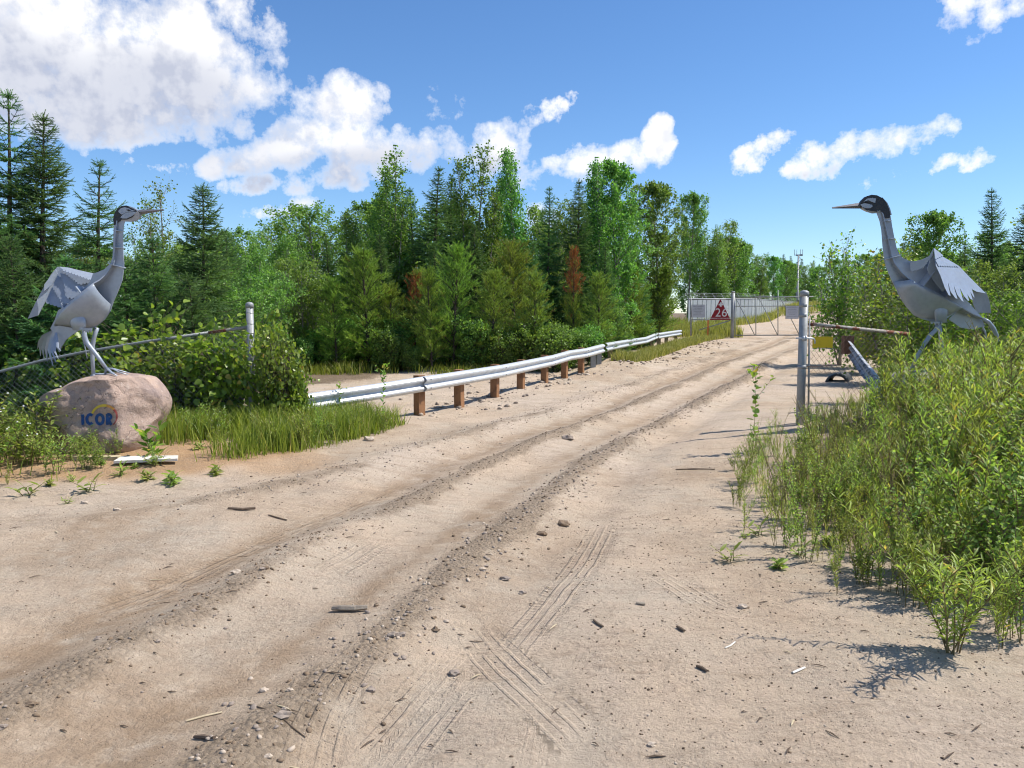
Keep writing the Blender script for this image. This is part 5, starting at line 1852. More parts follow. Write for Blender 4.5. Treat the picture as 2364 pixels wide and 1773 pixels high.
# ------------------------------------------------------------------ trees
GB = 'broadleaf trees massed in the middle of the wood'
GF = 'trees on the far skyline'
GU = 'leafy bushes under the wood edge'
for a in (
    ('spruceB', 'spruce_tree', 'tall thin-topped spruce at the left picture edge', 'spruce', 4, 15.0, 212, None, 1.0),
    ('spruceA', 'spruce_tree', 'dark dense pointed spruce left of the left crane', 'spruce', 92, 15.2, 262, None, 1.05),
    ('spruceB', 'spruce_tree', 'spruce with spindly top directly behind the left crane head', 'spruce', 222, 14.4, 372, None, 1.1),
    ('spruceC', 'spruce_tree', 'spruce with cross-shaped tip right of the left crane beak', 'spruce', 455, 15.5, 428, None, 1.0),
    ('spruceD', 'spruce_tree', 'short young spruce with a bare leader below the left crane beak', 'spruce', 358, 13.6, 556, None, 1.0),
    ('spruceC', 'spruce_tree', 'low full spruce at the left edge behind the chain-link', 'spruce', 25, 12.9, 545, None, 1.0),
    ('spruceD', 'spruce_tree', 'low spruce behind the wing of the left crane', 'spruce', 140, 13.0, 600, None, 1.15),
    ('spruceD', 'spruce_tree', 'low bushy spruce behind the left crane chest', 'spruce', 285, 13.2, 610, None, 1.2),
    ('spruceC', 'spruce_tree', 'small spruce between the crane beak and the round birch', 'spruce', 515, 23.0, 535, None, 1.0),
    ('spruceD', 'spruce_tree', 'little spruce behind the left fence rail', 'spruce', 440, 13.4, 640, None, 1.1),
    ('aspenT', 'aspen_tree', 'thin dark aspen rising behind the left crane beak', 'aspen', 385, 21.0, 438, None, 1.0),
    ('aspenT', 'aspen_tree', 'slight aspen beside the one behind the crane beak', 'aspen', 335, 23.0, 470, None, 1.0),
    ('birchA', 'birch_tree', 'rounded pale birch clump left of the central wood', 'birch', 625, 27.0, 540, None, 1.0),
    ('birchA', 'birch_tree', 'lower birch clump between the small spruce and the round birch', 'birch', 560, 25.0, 572, None, 0.9),
    ('birchB', 'birch_tree', 'yellowish birch bush at the left foot of the central wood', 'birch', 690, 24.0, 615, None, 1.0),
    ('birchB', 'birch_tree', 'yellow-green birch bush behind the left fence post', 'birch', 590, 20.0, 640, None, 1.1),
    ('birchB', 'birch_tree', 'birch bush low behind the short young spruce', 'birch', 420, 18.5, 590, None, 1.1),
    ('spruceE', 'spruce_tree', 'small dark spruce at the left shoulder of the central wood', 'spruce', 757, 31.0, 552, None, 1.0),
    # the central wood, left to right
    ('aspenB', 'aspen_tree', 'slim aspen leaning out at the left of the central wood', 'aspen', 797, 30.0, 500, None, 1.0),
    ('aspenB', 'aspen_tree', 'aspen second from the left in the central wood', 'aspen', 862, 30.5, 432, None, 1.0),
    ('aspenA', 'aspen_tree', 'tall wispy aspen crowning the left of the central wood', 'aspen', 898, 29.5, 378, None, 1.1),
    ('spruceE', 'spruce_tree', 'dark spruce just right of the wispy left aspen', 'spruce', 953, 30.0, 436, None, 1.0),
    ('spruceF', 'spruce_tree', 'sharp-tipped spruce between the two tall aspens', 'spruce', 1012, 28.5, 390, None, 1.15),
    ('spruceE', 'spruce_tree', 'broad dark spruce left of the middle aspen', 'spruce', 1046, 31.0, 408, None, 1.0),
    ('aspenA', 'aspen_tree', 'tallest tousled aspen near the middle of the central wood', 'aspen', 1093, 29.5, 362, None, 1.0),
    ('aspenB', 'aspen_tree', 'aspen filling the gap right of the tallest tousled one', 'aspen', 1134, 31.0, 416, None, 1.0),
    ('aspenB', 'aspen_tree', 'slender two-plumed aspen left of the lone spruce spire', 'aspen', 1197, 29.0, 357, None, 0.85),
    ('spruceF', 'spruce_tree', 'lone spruce spire standing in the notch of the wood', 'spruce', 1265, 29.0, 434, None, 0.85),
    ('aspenT', 'aspen_tree', 'see-through aspen right of the lone spruce spire', 'aspen', 1303, 33.0, 468, None, 1.0),
    ('spruceE', 'spruce_tree', 'spruce with pale tip at the foot of the right aspens', 'spruce', 1331, 29.0, 416, None, 0.95),
    ('aspenA', 'aspen_tree', 'aspen at the left of the right-hand crown group', 'aspen', 1372, 30.0, 403, None, 1.0),
    ('aspenC', 'aspen_tree', 'tall bright aspen topping the right-hand crown group', 'aspen', 1419, 30.5, 388, None, 0.85),
    ('aspenC', 'aspen_tree', 'big round-headed poplar right of the bright aspen', 'poplar', 1520, 39.0, 434, None, 1.0),
    ('aspenC', 'aspen_tree', 'poplar on the right shoulder of the central wood', 'poplar', 1592, 63.0, 457, None, 0.8),
    ('aspenC', 'aspen_tree', 'poplar standing just left of the notice sign', 'poplar', 1530, 45.0, 545, None, 0.8),
    ('birchA', 'birch_tree', 'bright bushy poplar above the notice sign', 'poplar', 1640, 66.0, 520, None, 1.1),
    ('birchA', 'birch_tree', 'leafy bush at the rail end beside the notice sign', 'bush', 1515, 39.0, 650, None, 0.9),
    ('birchB', 'birch_tree', 'yellow-green bush where the guardrail joint is broken', 'bush', 1400, 28.0, 690, None, 0.9),
    ('aspenA', 'aspen_tree', 'aspen deep in the shade behind the rust-topped pine', 'aspen', 1310, 34.0, 480, None, 1.1),
    ('spruceE', 'spruce_tree', 'spruce deep in the wood below the tousled aspen', 'spruce', 1100, 27.0, 520, None, 1.2),
    ('spruceE', 'spruce_tree', 'spruce low at the left of the central wood', 'spruce', 880, 27.0, 540, None, 1.1),
    ('spruceF', 'spruce_tree', 'spruce below the sharp-tipped one in the central wood', 'spruce', 1000, 26.5, 560, None, 1.3),
    ('spruceF', 'spruce_tree', 'spruce low between the lone spire and the right aspens', 'spruce', 1230, 27.0, 560, None, 1.3),
    ('spruceE', 'spruce_tree', 'spruce low under the bright right aspen', 'spruce', 1400, 27.5, 560, None, 1.1),
    ('spruceF', 'spruce_tree', 'spruce low in front of the round-headed poplar', 'spruce', 1475, 34.0, 600, None, 1.1),
    # small pines along the wood edge
    ('pineA', 'pine_tree', 'yellow-green young pine with a dark trunk left of the rusty sapling', 'pine', 842, 23.3, 585, None, 1.1),
    ('pineB', 'pine_tree', 'small pine at the left end of the pine row', 'pine', 770, 23.0, 650, None, 1.0),
    ('pineB', 'pine_tree', 'small pine right of the leftmost pair of pines', 'pine', 905, 23.6, 665, None, 1.0),
    ('pineS', 'pine_tree', 'slim pine with rust-red dead needles left of centre', 'pine', 958, 23.4, 632, None, 0.8),
    ('pineB', 'pine_tree', 'thin-trunked pine right of the small rust-red pine', 'pine', 992, 22.6, 630, None, 0.75),
    ('pineA', 'pine_tree', 'pale open pine with a straight dark trunk near the centre', 'pine', 1052, 23.2, 577, None, 0.95),
    ('pineA', 'pine_tree', 'squat yellow pine left of the bent-topped one', 'pine', 1138, 23.0, 632, None, 1.0),
    ('pineL', 'pine_tree', 'drooping olive pine with its top bent to the right', 'pine', 1190, 24.0, 572, None, 1.0),
    ('pineB', 'pine_tree', 'pine in front of the drooping olive one', 'pine', 1232, 22.8, 640, None, 0.9),
    ('pineR', 'pine_tree', 'tall thin pine with a conspicuous rust-orange dead top', 'pine', 1327, 24.5, 580, None, 0.6),
    ('pineB', 'pine_tree', 'pine right of the rust-orange topped pine', 'pine', 1382, 24.8, 640, None, 0.9),
    ('pineA', 'pine_tree', 'olive pine at the right end of the pine row', 'pine', 1462, 33.0, 632, None, 1.0),
    ('pineA', 'pine_tree', 'olive pine over the far guardrail section', 'pine', 1528, 38.5, 625, None, 1.0),
    # right side
    ('aspenC', 'aspen_tree', 'pale green poplar behind the right crane wing', 'poplar', 2172, 24.0, 500, None, 1.0),
    ('spruceE', 'spruce_tree', 'dark spruce spire right of the right crane', 'spruce', 2292, 22.0, 436, None, 1.0),
    ('spruceF', 'spruce_tree', 'dark spruce cut by the right picture edge', 'spruce', 2368, 20.5, 470, None, 1.2),
    ('spruceE', 'spruce_tree', 'shaded spruce behind the tail of the right crane', 'spruce', 2235, 21.0, 560, None, 1.1),
    ('birchA', 'birch_tree', 'poplar bush right of the right crane tail', 'bush', 2320, 15.0, 610, None, 1.0),
    ('shrubC', 'poplar_bush', 'tall poplar bush with a spiky top left of the right crane', 'bush', 1946, 25.0, 573, None, 0.9),
    ('shrubC', 'poplar_bush', 'poplar bush just behind the right crane breast', 'bush', 2060, 19.0, 590, None, 1.1),
    ('shrubC', 'poplar_bush', 'leafy bush over the torn chain-link panel', 'bush', 2000, 22.0, 640, None, 1.1),
    ('shrubC', 'poplar_bush', 'poplar bush behind the belly of the right crane', 'bush', 2130, 14.2, 640, None, 1.2),
    ('shrubC', 'poplar_bush', 'poplar bush behind the right crane tail plume', 'bush', 2230, 13.8, 660, None, 1.3),
    ('birchB', 'birch_tree', 'low bush at the right picture edge behind the weeds', 'bush', 2390, 13.0, 690, None, 1.2),
    # by the left fence post
    ('shrubA', 'poplar_bush', 'poplar bush growing round the left fence post', 'bush', 608, 11.4, 765, None, 0.8),
    ('shrubA', 'poplar_bush', 'poplar bush right of the left fence post over the rail end', 'bush', 645, 11.2, 790, None, 0.72),
    ('shrubB', 'poplar_bush', 'low poplar bush where the guardrail disappears', 'bush', 690, 11.3, 862, None, 0.6),
    ('shrubB', 'poplar_bush', 'poplar bush under the rusty end of the left fence rail', 'bush', 540, 11.75, 790, None, 1.1),
    ('shrubA', 'poplar_bush', 'poplar bush behind the wire right of the pink boulder', 'bush', 465, 12.1, 775, None, 1.1),
    ('shrubA', 'poplar_bush', 'poplar bush tucked against the pink boulder', 'bush', 400, 11.9, 800, None, 1.1),
    ('shrubA', 'poplar_bush', 'poplar bush seen between the legs of the left crane', 'bush', 320, 12.3, 750, None, 1.2),
    ('shrubA', 'poplar_bush', 'poplar bush behind the tail of the left crane', 'bush', 225, 12.6, 800, None, 1.1),
    ('shrubB', 'poplar_bush', 'dark bush behind the chain-link at the left edge', 'bush', 60, 12.8, 840, None, 1.2),
):
    tree_at(*a)

# background trees
rnd = random.Random(77)
for i, (u, d, v) in enumerate(((1655, 62, 535), (1690, 68, 556), (1720, 75, 575), (1752, 82, 592), (1782, 88, 600), (1812, 94, 606), (1868, 112, 612), (1895, 104, 618), (1925, 98, 606), (1960, 92, 600), (2000, 86, 592), (2040, 80, 585), (2085, 74, 575), (2130, 66, 560), (1700, 92, 570), (1760, 104, 590), (1830, 120, 612))):
    tree_at('aspenC' if i % 3 else 'aspenA', 'poplar_tree', 'pale distant poplar in the tree line behind the gate', 'poplar', u, d, v + rnd.uniform(-4, 4), GF, 1.25)
for u, d, v in ((1808, 125, 588), (1826, 128, 592), (1852, 122, 598), (1838, 132, 606), (1878, 126, 602)):
    tree_at('spruceF', 'spruce_tree', 'tiny dark distant spruce tip near the antenna mast', 'spruce', u, d, v, GF, 0.9)
for i in range(34):
    u = -120 + i * 48 + rnd.uniform(-18, 18)
    d = rnd.uniform(34, 44)
    v = 560 + rnd.uniform(-22, 30) if u < 700 else 500 + rnd.uniform(-30, 60)
    side_ = 'behind the left spruces' if u < 560 else 'behind the left half of the wood' if u < 1050 else 'behind the right half of the wood'
    key, nm, wd = (('aspenC', 'aspen_tree', 'broad aspen'), ('spruceE', 'spruce_tree', 'dark spruce'), ('birchA', 'birch_tree', 'bushy birch'), ('aspenA', 'aspen_tree', 'slim aspen'))[i % 4]
    tree_at(key, nm, wd + ' in the shaded back row ' + side_, 'tree', u, d, v, 'trees filling the back of the wood', 1.25)
for i in range(10):
    u = 2060 + i * 42 + rnd.uniform(-14, 14)
    key, nm, wd = (('aspenC', 'aspen_tree', 'broad aspen'), ('spruceE', 'spruce_tree', 'dark spruce'), ('birchA', 'birch_tree', 'bushy birch'))[i % 3]
    tree_at(key, nm, wd + (' in the shade behind the right crane' if u < 2290 else ' in the shade at the right picture edge'), 'tree', u, rnd.uniform(28, 38), 560 + rnd.uniform(-25, 40), 'trees filling the wood on the right', 1.2)
# the wood goes on past both picture edges
for i in range(20):
    key, nm, wd = (('spruceA', 'spruce_tree', 'dense spruce'), ('aspenC', 'aspen_tree', 'broad aspen'), ('spruceE', 'spruce_tree', 'dark spruce'), ('birchA', 'birch_tree', 'bushy birch'))[i % 4]
    y = 13.5 + (i % 3) * 5 + rnd.uniform(-1, 1)
    x = -0.66 * y - 3.2 - 1.3 * i + rnd.uniform(-.4, .4)
    plant_tree(key, nm, wd + ' in the wood beyond the left picture edge', 'tree', x, y, gzs(x, y) - .03, rnd.uniform(4.5, 7), None, 'trees beyond the left picture edge', 1.15)
for i in range(12):
    key, nm, wd = (('spruceF', 'spruce_tree', 'dark spruce'), ('aspenC', 'aspen_tree', 'broad aspen'), ('birchA', 'birch_tree', 'bushy birch'))[i % 3]
    x, y = 15.5 + 1.8 * i + rnd.uniform(-.6, .6), 17 + (i % 3) * 5 + rnd.uniform(-1, 1)
    plant_tree(key, nm, wd + ' in the wood beyond the right picture edge', 'tree', x, y, gzs(x, y) - .03, rnd.uniform(4.5, 7), None, 'trees beyond the right picture edge', 1.15)
for i in range(26):
    u = 700 + i * 31 + rnd.uniform(-10, 10)
    d = 23.2 + rnd.uniform(-0.6, 1.8)
    if u > 1360:
        d = float(np.interp(u, [1360, 1397, 1450, 1491, 1571], [24.5, 26.5, 31, 34.5, 42])) + rnd.random()
    v = HOR + (CAMZ - gzs((u - UC) * d / F_PX, d) - rnd.uniform(0.55, 1.35)) * F_PX / d
    tree_at('under', 'leafy_bush', 'low leafy bush in the undergrowth at the foot of the pines', 'bush', u, d, v, GU, 1.0)
for i in range(10):
    u = 20 + i * 52 + rnd.uniform(-10, 10)
    tree_at('under', 'leafy_bush', 'low dark bush under the left spruces behind the wire', 'bush', u, 12.9 + rnd.random(), 840 + rnd.uniform(-20, 30), 'bushes under the left spruces', 1.2)

# ------------------------------------------------------------------ weeds
rnd = random.Random(9)


def hx(u):
    return float(np.interp(u, [1600, 1700, 1900, 2050, 2150, 2300, 2500], [.40, .55, .60, .78, .95, 1.25, 1.3]))


def where(u, y):
    a_ = 'on the road edge of the thicket' if u < 1800 else 'in the thicket below the yellow sign' if u < 2010 else 'in the thicket before the right boulder' if u < 2200 else 'in the thicket at the right picture edge'
    return a_ + (', in front' if y < 6.5 else ', half way back' if y < 9 else ', at the back')


cnt = {'w': 0, 'c': 0}
tries = 0
while cnt['w'] + cnt['c'] < 360 and tries < 12000:
    tries += 1
    y = 4.3 + 9.2 * rnd.random() ** 1.25
    x = rnd.uniform(1.7, 9.0)
    d_, _, _ = pdist(np.array([x]), np.array([y]), REDGE)
    dd = -float(d_[0])
    if dd < 0.05 or x > 0.78 * y + 0.6:
        continue
    if rnd.random() > 0.45 + 0.5 * dd + (0.25 if y > 6 else 0.0):
        continue
    u = UC + x * F_PX / y
    h_ = hx(u) * rnd.uniform(0.65, 1.15) * (0.72 if dd < 0.5 else 1.0) * (0.85 if y < 6 else 1.0)
    if 1880 < u < 2040 and y > 8.5:
        h_ *= 0.6
    if 2030 < u < 2320 and 8.4 < y < 9.9:
        h_ = max(0.85, min(h_ * 1.2, 1.3))
        if rnd.random() < 0.3:
            continue
    if rnd.random() < (0.40 if u < 1900 else 0.66):
        if cnt['w'] >= 292:
            continue
        cnt['w'] += 1
        plant_weed('willow%d' % rnd.randrange(5), 'willow_weed', '%s narrow-leaved willow weed %s' % ('tall' if h_ > .85 else 'low' if h_ < .5 else 'knee-high', where(u, y)), 'weed', x, y, h_, 'willow weeds of the right-hand thicket', rnd=rnd)
    else:
        if cnt['c'] >= 280:
            continue
        cnt['c'] += 1
        plant_weed('clover%d' % rnd.randrange(4), 'clover_weed', '%s fine-leaved clover weed %s' % ('tall' if h_ > .85 else 'low' if h_ < .5 else 'knee-high', where(u, y)), 'weed', x, y, h_ * 0.85, 'clover weeds of the right-hand thicket', wide=1.1, rnd=rnd)
for k in range(75):
    u = rnd.uniform(1690, 2364)
    v = rnd.uniform(1090, 1215 + (u - 1690) * 0.46)
    x, y = flat(u, v)
    plant_weed('willow%d' % rnd.randrange(5) if rnd.random() < .7 else 'clover%d' % rnd.randrange(4), 'willow_shoot', 'low green shoot along the sandy front of the right-hand thicket', 'weed', x, y, rnd.uniform(.25, .58), 'low shoots before the right-hand thicket', rnd=rnd, wide=0.8)
for k in range(26):
    u, y = rnd.uniform(1720, 2350), rnd.uniform(5.8, 9.5)
    x = (u - UC) * y / F_PX
    if float(pdist(np.array([x]), np.array([y]), REDGE)[0][0]) > -0.25:
        continue
    plant_weed('dry%d' % (k % 2), 'dry_stalk', 'dry straw-coloured stalk ' + where(u, y), 'weed', x, y, hx(u) * rnd.uniform(.8, 1.2), 'dry stalks in the right-hand thicket', rnd=rnd)
for k in range(16):
    u, y = 2050 + k * 17 + rnd.uniform(-8, 8), rnd.uniform(9.3, 10.0)
    x = (u - UC) * y / F_PX
    plant_weed('willow%d' % rnd.randrange(5), 'tall_willow_weed', 'tall willow weed screening the legs of the right crane', 'weed', x, y, rnd.uniform(.95, 1.28), 'willow weeds screening the right crane', rnd=rnd)
x, y = flat(2200, 1512)
plant_weed('willowfront', 'willow_weed', 'foremost spreading willow weed standing alone on the sand', 'weed', x, y, 0.66, rnd=rnd, wide=1.05)
for u, v, h_, lab in ((2330, 1440, 0.55, 'willow weed right of the foremost one at the picture edge'), (2120, 1400, 0.5, 'slim willow weed just behind the foremost one'), (1930, 1370, 0.42, 'small willow weed at the left foot of the thicket front'), (1990, 1330, 0.5, 'willow weed on bare sand left of the foremost one')):
    x, y = flat(u, v)
    plant_weed('willow%d' % rnd.randrange(5), 'willow_weed', lab, 'weed', x, y, h_, rnd=rnd, wide=0.8)
x, y = (1745 - UC) * 9.3 / F_PX, 9.3
plant_weed('sapling', 'poplar_sapling', 'leggy poplar sapling with drooping leaves left of the gate post', 'sapling', x, y, 1.18, rot=0.4, rnd=rnd)
x, y = (880 - UC) * 11.4 / F_PX, 11.4
plant_weed('sapling', 'poplar_sapling', 'poplar sapling standing before the near end of the guardrail', 'sapling', x, y, 1.12, rot=2.0, rnd=rnd, wide=0.8)
x, y = (780 - UC) * 12.3 / F_PX, 12.3
plant_weed('sapling', 'poplar_sapling', 'thin sapling behind the leafy end of the guardrail', 'sapling', x, y, 0.8, rot=1.0, rnd=rnd, wide=0.8)
for i in range(8):
    x, y = flat(1690 + rnd.uniform(-30, 240), 1240 + rnd.uniform(-20, 90))
    plant_weed('rosette%d' % (i % 3), 'low_weed', 'small flat weed on the sand at the thicket edge', 'weed', x, y, rnd.uniform(.05, .10), 'flat weeds at the thicket edge', rnd=rnd)
# left mound
for i in range(95):
    x, y = rnd.uniform(-7.4, -4.35), rnd.uniform(7.75, 9.2)
    if x > -4.75 and y > 8.5:
        continue
    if rnd.random() < (x + 7.4) / 6.5:
        continue
    if x > -5.3 and y < 8.15:
        continue
    k = rnd.random()
    plant_weed('tansy%d' % rnd.randrange(3) if k < .7 else 'clover%d' % rnd.randrange(4), 'yarrow_weed', 'bushy green weed crowding the left of the pink boulder', 'weed', x, y, rnd.uniform(.42, .80) * (0.42 if x > -5.25 else 1), 'weeds left of the pink boulder', rnd=rnd, wide=1.2)
for (u, v) in ((235, 1090), (275, 1110), (60, 1150), (115, 1130), (155, 1165), (340, 1120), (365, 1090), (400, 1125), (500, 1105), (170, 1120), (210, 1140), (60, 1090), (310, 1095), (460, 1060)):
    x, y = flat(u, v - 6)
    plant_weed('rosette%d' % rnd.randrange(3), 'low_weed', 'flat rosette weed on the orange gravel mound', 'weed', x, y, rnd.uniform(.06, .14), 'rosettes on the gravel mound', rnd=rnd)
for u, v, h_ in ((112, 1075, .35), (270, 1070, .30), (355, 1085, .26), (20, 1120, .2)):
    x, y = flat(u, v)
    plant_weed('tansy%d' % rnd.randrange(3), 'tall_weed', 'upright weed standing alone on the gravel mound', 'weed', x, y, h_, 'lone upright weeds on the gravel mound', rnd=rnd, wide=.8)
x, y = flat(412, 1052)
plant_weed('bigleaf', 'broadleaf_weed', 'broad-leaved weed at the right end of the white plank', 'weed', x, 8.7, 0.42, rnd=rnd)
x, y = unp(112, 975, 8.0).x, 8.0
fw = plant_weed('tansy0', 'flowering_weed', 'orange-flowered weed in front of the pink boulder', 'weed', x, y, 0.5, rnd=rnd)


for k in range(60):
    u, v = rnd.uniform(400, 900), rnd.uniform(950, 1050)
    x, y = flat(u, v)
    d_, _, _ = pdist(np.array([x]), np.array([y]), LEDGE)
    if d_[0] < 0.12 or y > 12:
        continue
    plant_weed(('tansy%d' % rnd.randrange(3)) if rnd.random() < .5 else 'clover%d' % rnd.randrange(4), 'verge_weed', 'leafy weed poking out of the grass under the guardrail end', 'weed', x, y, rnd.uniform(.25, .5), 'weeds in the grass under the guardrail end', rnd=rnd)

# ------------------------------------------------------------------ grass and ground cover
def grass(name, label, region, n_, h0, h1, mat, seed, w=0.006, lean=0.5):
    """region(rg, n) -> x, y arrays"""
    rg = np.random.default_rng(seed)
    x, y = region(rg, n_)
    n_ = len(x)
    z = gz(x, y) - 0.01
    h_ = (h0 + (h1 - h0) * rg.random(n_)) * (0.75 + 0.8 * (fbm(x * 1.7, y * 1.7, 2, seed) + 0.35))
    h_ = np.maximum(h_, h0 * .5)
    a = rg.random(n_) * TWO
    ln_ = h_ * lean * rg.random(n_)
    dx, dy = np.cos(a) * ln_, np.sin(a) * ln_
    b = rg.random(n_) * TWO
    wx, wy = np.cos(b) * w, np.sin(b) * w
    sc = 0.7 + 0.6 * rg.random(n_)
    wx, wy = wx * sc, wy * sc
    v0 = np.stack([x - wx, y - wy, z], 1)
    v1 = np.stack([x + wx, y + wy, z], 1)
    v2 = np.stack([x + dx * .35 + wx * .8, y + dy * .35 + wy * .8, z + h_ * .6], 1)
    v3 = np.stack([x + dx * .35 - wx * .8, y + dy * .35 - wy * .8, z + h_ * .6], 1)
    v4 = np.stack([x + dx, y + dy, z + h_], 1)
    V = np.stack([v0, v1, v2, v3, v4], 1).reshape(-1, 3)
    o = (np.arange(n_) * 5)[:, None]
    f = np.concatenate([o + np.array([[0, 1, 2]]), o + np.array([[0, 2, 3]]), o + np.array([[3, 2, 4]])])
    me = fastmesh(name, V, f, M[mat], dict(lv=np.repeat(rg.random(n_), 5)))
    o_ = link(name, me)
    return tag(o_, label, 'grass', kind='stuff')


def reg_left(rg, n_):
    x = -1.2 - 3.2 * rg.random(n_ * 3) ** 1.4
    y = rg.uniform(8.6, 12.4, n_ * 3)
    d_, _, _ = pdist(x, y, LEDGE)
    k = (d_ > 0.0 + 0.25 * rg.random(len(x))) & (x > -4.5 + (y < 9.3) * 0.9)
    k &= rg.random(len(x)) < np.clip(0.35 + d_ * 1.3, 0, 1) * np.clip(0.45 + fbm(x * 1.4, y * 1.4, 3, 61) * 3.0, 0.05, 1)
    return x[k][:n_], y[k][:n_]


grass('roadside_grass', 'lush green grass under the near end of the guardrail', reg_left, 12000, 0.10, 0.44, 'grass', 1, 0.006, 0.85)


def reg_far(rg, n_):
    t = rg.random(n_ * 2)
    y = 23.8 + t * 19
    c_ = np.interp(y, [23, 28, 34, 39, 44], [2.9, 4.4, 6.6, 8.6, 11.2])
    x = c_ + rg.uniform(-0.25, 1.15, n_ * 2) * (0.6 + 0.4 * t)
    k = rg.random(n_ * 2) < 0.9
    return x[k][:n_], y[k][:n_]


grass('verge_grass', 'dry green verge grass round the far guardrail', reg_far, 13000, 0.10, 0.30, 'drygrass', 2, 0.010, 0.8)


def reg_gate(rg, n_):
    y = rg.uniform(43.3, 88, n_)
    c_ = np.interp(y, [43, 54, 60, 86], [11.0, 13.2, 18.0, 30.0])
    x = c_ + rg.uniform(-3.0, 1.8, n_) + (y > 66) * rg.uniform(0, 14, n_)
    return x, y


grass('verge_grass', 'tall pale grass growing along the compound wall', reg_gate, 20000, 0.25, 0.65, 'drygrass', 3, 0.022)


def reg_wood(rg, n_):
    x = rg.uniform(-7, 6.5, n_ * 2)
    y = 21.6 + rg.random(n_ * 2) * 4.5 + np.maximum(0, x - 2) * 1.4
    d_, _, _ = pdist(x, y, RAILP)
    k = (d_ > 2.6) & (rg.random(len(x)) < np.clip(0.4 + fbm(x * .8, y * .8, 3, 71) * 3, 0.03, 1))
    return x[k][:n_], y[k][:n_]


grass('wood_edge_grass', 'rough grass along the foot of the pines', reg_wood, 15000, 0.08, 0.36, 'grass', 4, 0.010, 0.9)


def reg_thick(rg, n_):
    x = rg.uniform(1.9, 9.0, n_ * 3)
    y = rg.uniform(4.6, 13.5, n_ * 3)
    d_, _, _ = pdist(x, y, REDGE)
    k = (-d_ > 0.15 + 0.5 * rg.random(len(x))) & (x < .8 * y + .6)
    k &= rg.random(len(x)) < np.clip(-d_ * 0.9, 0.1, 1)
    return x[k][:n_], y[k][:n_]


grass('thicket_grass', 'mixed grass filling the floor of the right-hand thicket', reg_thick, 8000, 0.10, 0.32, 'drygrass', 5, 0.004, 0.9)


def reg_mound(rg, n_):
    x = rg.uniform(-8.5, -4.5, n_ * 2)
    y = rg.uniform(7.7, 11.5, n_ * 2)
    k = rg.random(n_ * 2) < np.clip((-4.6 - x) * 0.45 + (y - 9.2) * .5, 0.04, 1)
    return x[k][:n_], y[k][:n_]


grass('mound_grass', 'wispy grass among the weeds left of the pink boulder', reg_mound, 6000, 0.12, 0.42, 'grass', 6, 0.005, 0.7)


def reg_fence(rg, n_):
    return rg.uniform(-8.5, -2.3, n_), rg.uniform(10.9, 13.0, n_)


grass('fence_grass', 'shaded grass along the foot of the chain-link fence', reg_fence, 9000, 0.2, 0.5, 'grass', 7, 0.006)


def reg_right(rg, n_):
    x = rg.uniform(6.5, 24, n_ * 2)
    y = rg.uniform(13, 42, n_ * 2)
    d_, _, _ = pdist(x, y, REDGE)
    k = -d_ > 0.3 * rg.random(len(x))
    return x[k][:n_], y[k][:n_]


grass('right_verge_grass', 'rough grass on the far right verge behind the bushes', reg_right, 12000, 0.2, 0.5, 'drygrass', 8, 0.012)

# ------------------------------------------------------------------ stones, gravel, sticks
ico_v = []
ph = (1 + 5 ** .5) / 2
for a, b in ((1, ph), (-1, ph), (1, -ph), (-1, -ph)):
    ico_v += [(0, a, b), (a, b, 0), (b, 0, a)]
ico_v = np.array(ico_v) / math.hypot(1, ph)
from itertools import combinations
el2 = min(np.sum((ico_v[0] - q) ** 2) for q in ico_v[1:])
ico_f = [t_ for t_ in combinations(range(12), 3) if all(abs(np.sum((ico_v[i] - ico_v[j]) ** 2) - el2) < .01 for i, j in combinations(t_, 2))]
ico_f = np.array([t_ if np.dot(np.cross(ico_v[t_[1]] - ico_v[t_[0]], ico_v[t_[2]] - ico_v[t_[0]]), ico_v[t_[0]]) > 0 else (t_[0], t_[2], t_[1]) for t_ in ico_f])


def near_line(P, s0, s1, sig):
    P = [np.array(p_) for p_ in P]

    def f(rg, n_):
        L = np.cumsum([0] + [np.linalg.norm(P[i + 1] - P[i]) for i in range(len(P) - 1)])
        s = rg.uniform(s0, min(s1, L[-1]), n_)
        i = np.clip(np.searchsorted(L, s) - 1, 0, len(P) - 2)
        A_ = np.array(P)[i]
        B_ = np.array(P)[i + 1]
        t = ((s - L[i]) / (L[i + 1] - L[i]))[:, None]
        q = A_ + (B_ - A_) * t + rg.normal(size=(n_, 2)) * sig
        return q[:, 0], q[:, 1]
    return f


def gravel_stuff(name, label, region, n_, r0, r1, mats, seed):
    rg = np.random.default_rng(seed)
    x, y = region(rg, n_)
    k = (y > 2.2) & (y < 45)
    x, y = x[k], y[k]
    n_ = len(x)
    r_ = r0 + (r1 - r0) * rg.random(n_) ** 4
    z = gz(x, y) + r_ * 0.18
    sc = np.stack([r_ * rg.uniform(.8, 1.5, n_), r_ * rg.uniform(.7, 1.1, n_), r_ * rg.uniform(.45, .8, n_)], 1)
    a = rg.random(n_) * TWO
    fr = frames(np.stack([np.cos(a), np.sin(a), rg.normal(size=n_) * .2], 1), np.tile([[0, 0, 1.0]], (n_, 1)) + rg.normal(size=(n_, 3)) * .2)
    v, f = scatter(ico_v, ico_f, np.stack([x, y, z], 1), fr, sc)
    v = v + rg.normal(size=v.shape) * 0.12 * np.repeat(r_, 12)[:, None]
    mi = np.repeat(rg.integers(0, len(mats), n_), 20)
    o_ = link(name, fastmesh(name, v, f, [M[m] for m in mats], mi=mi))
    return tag(o_, label, 'gravel', kind='stuff')


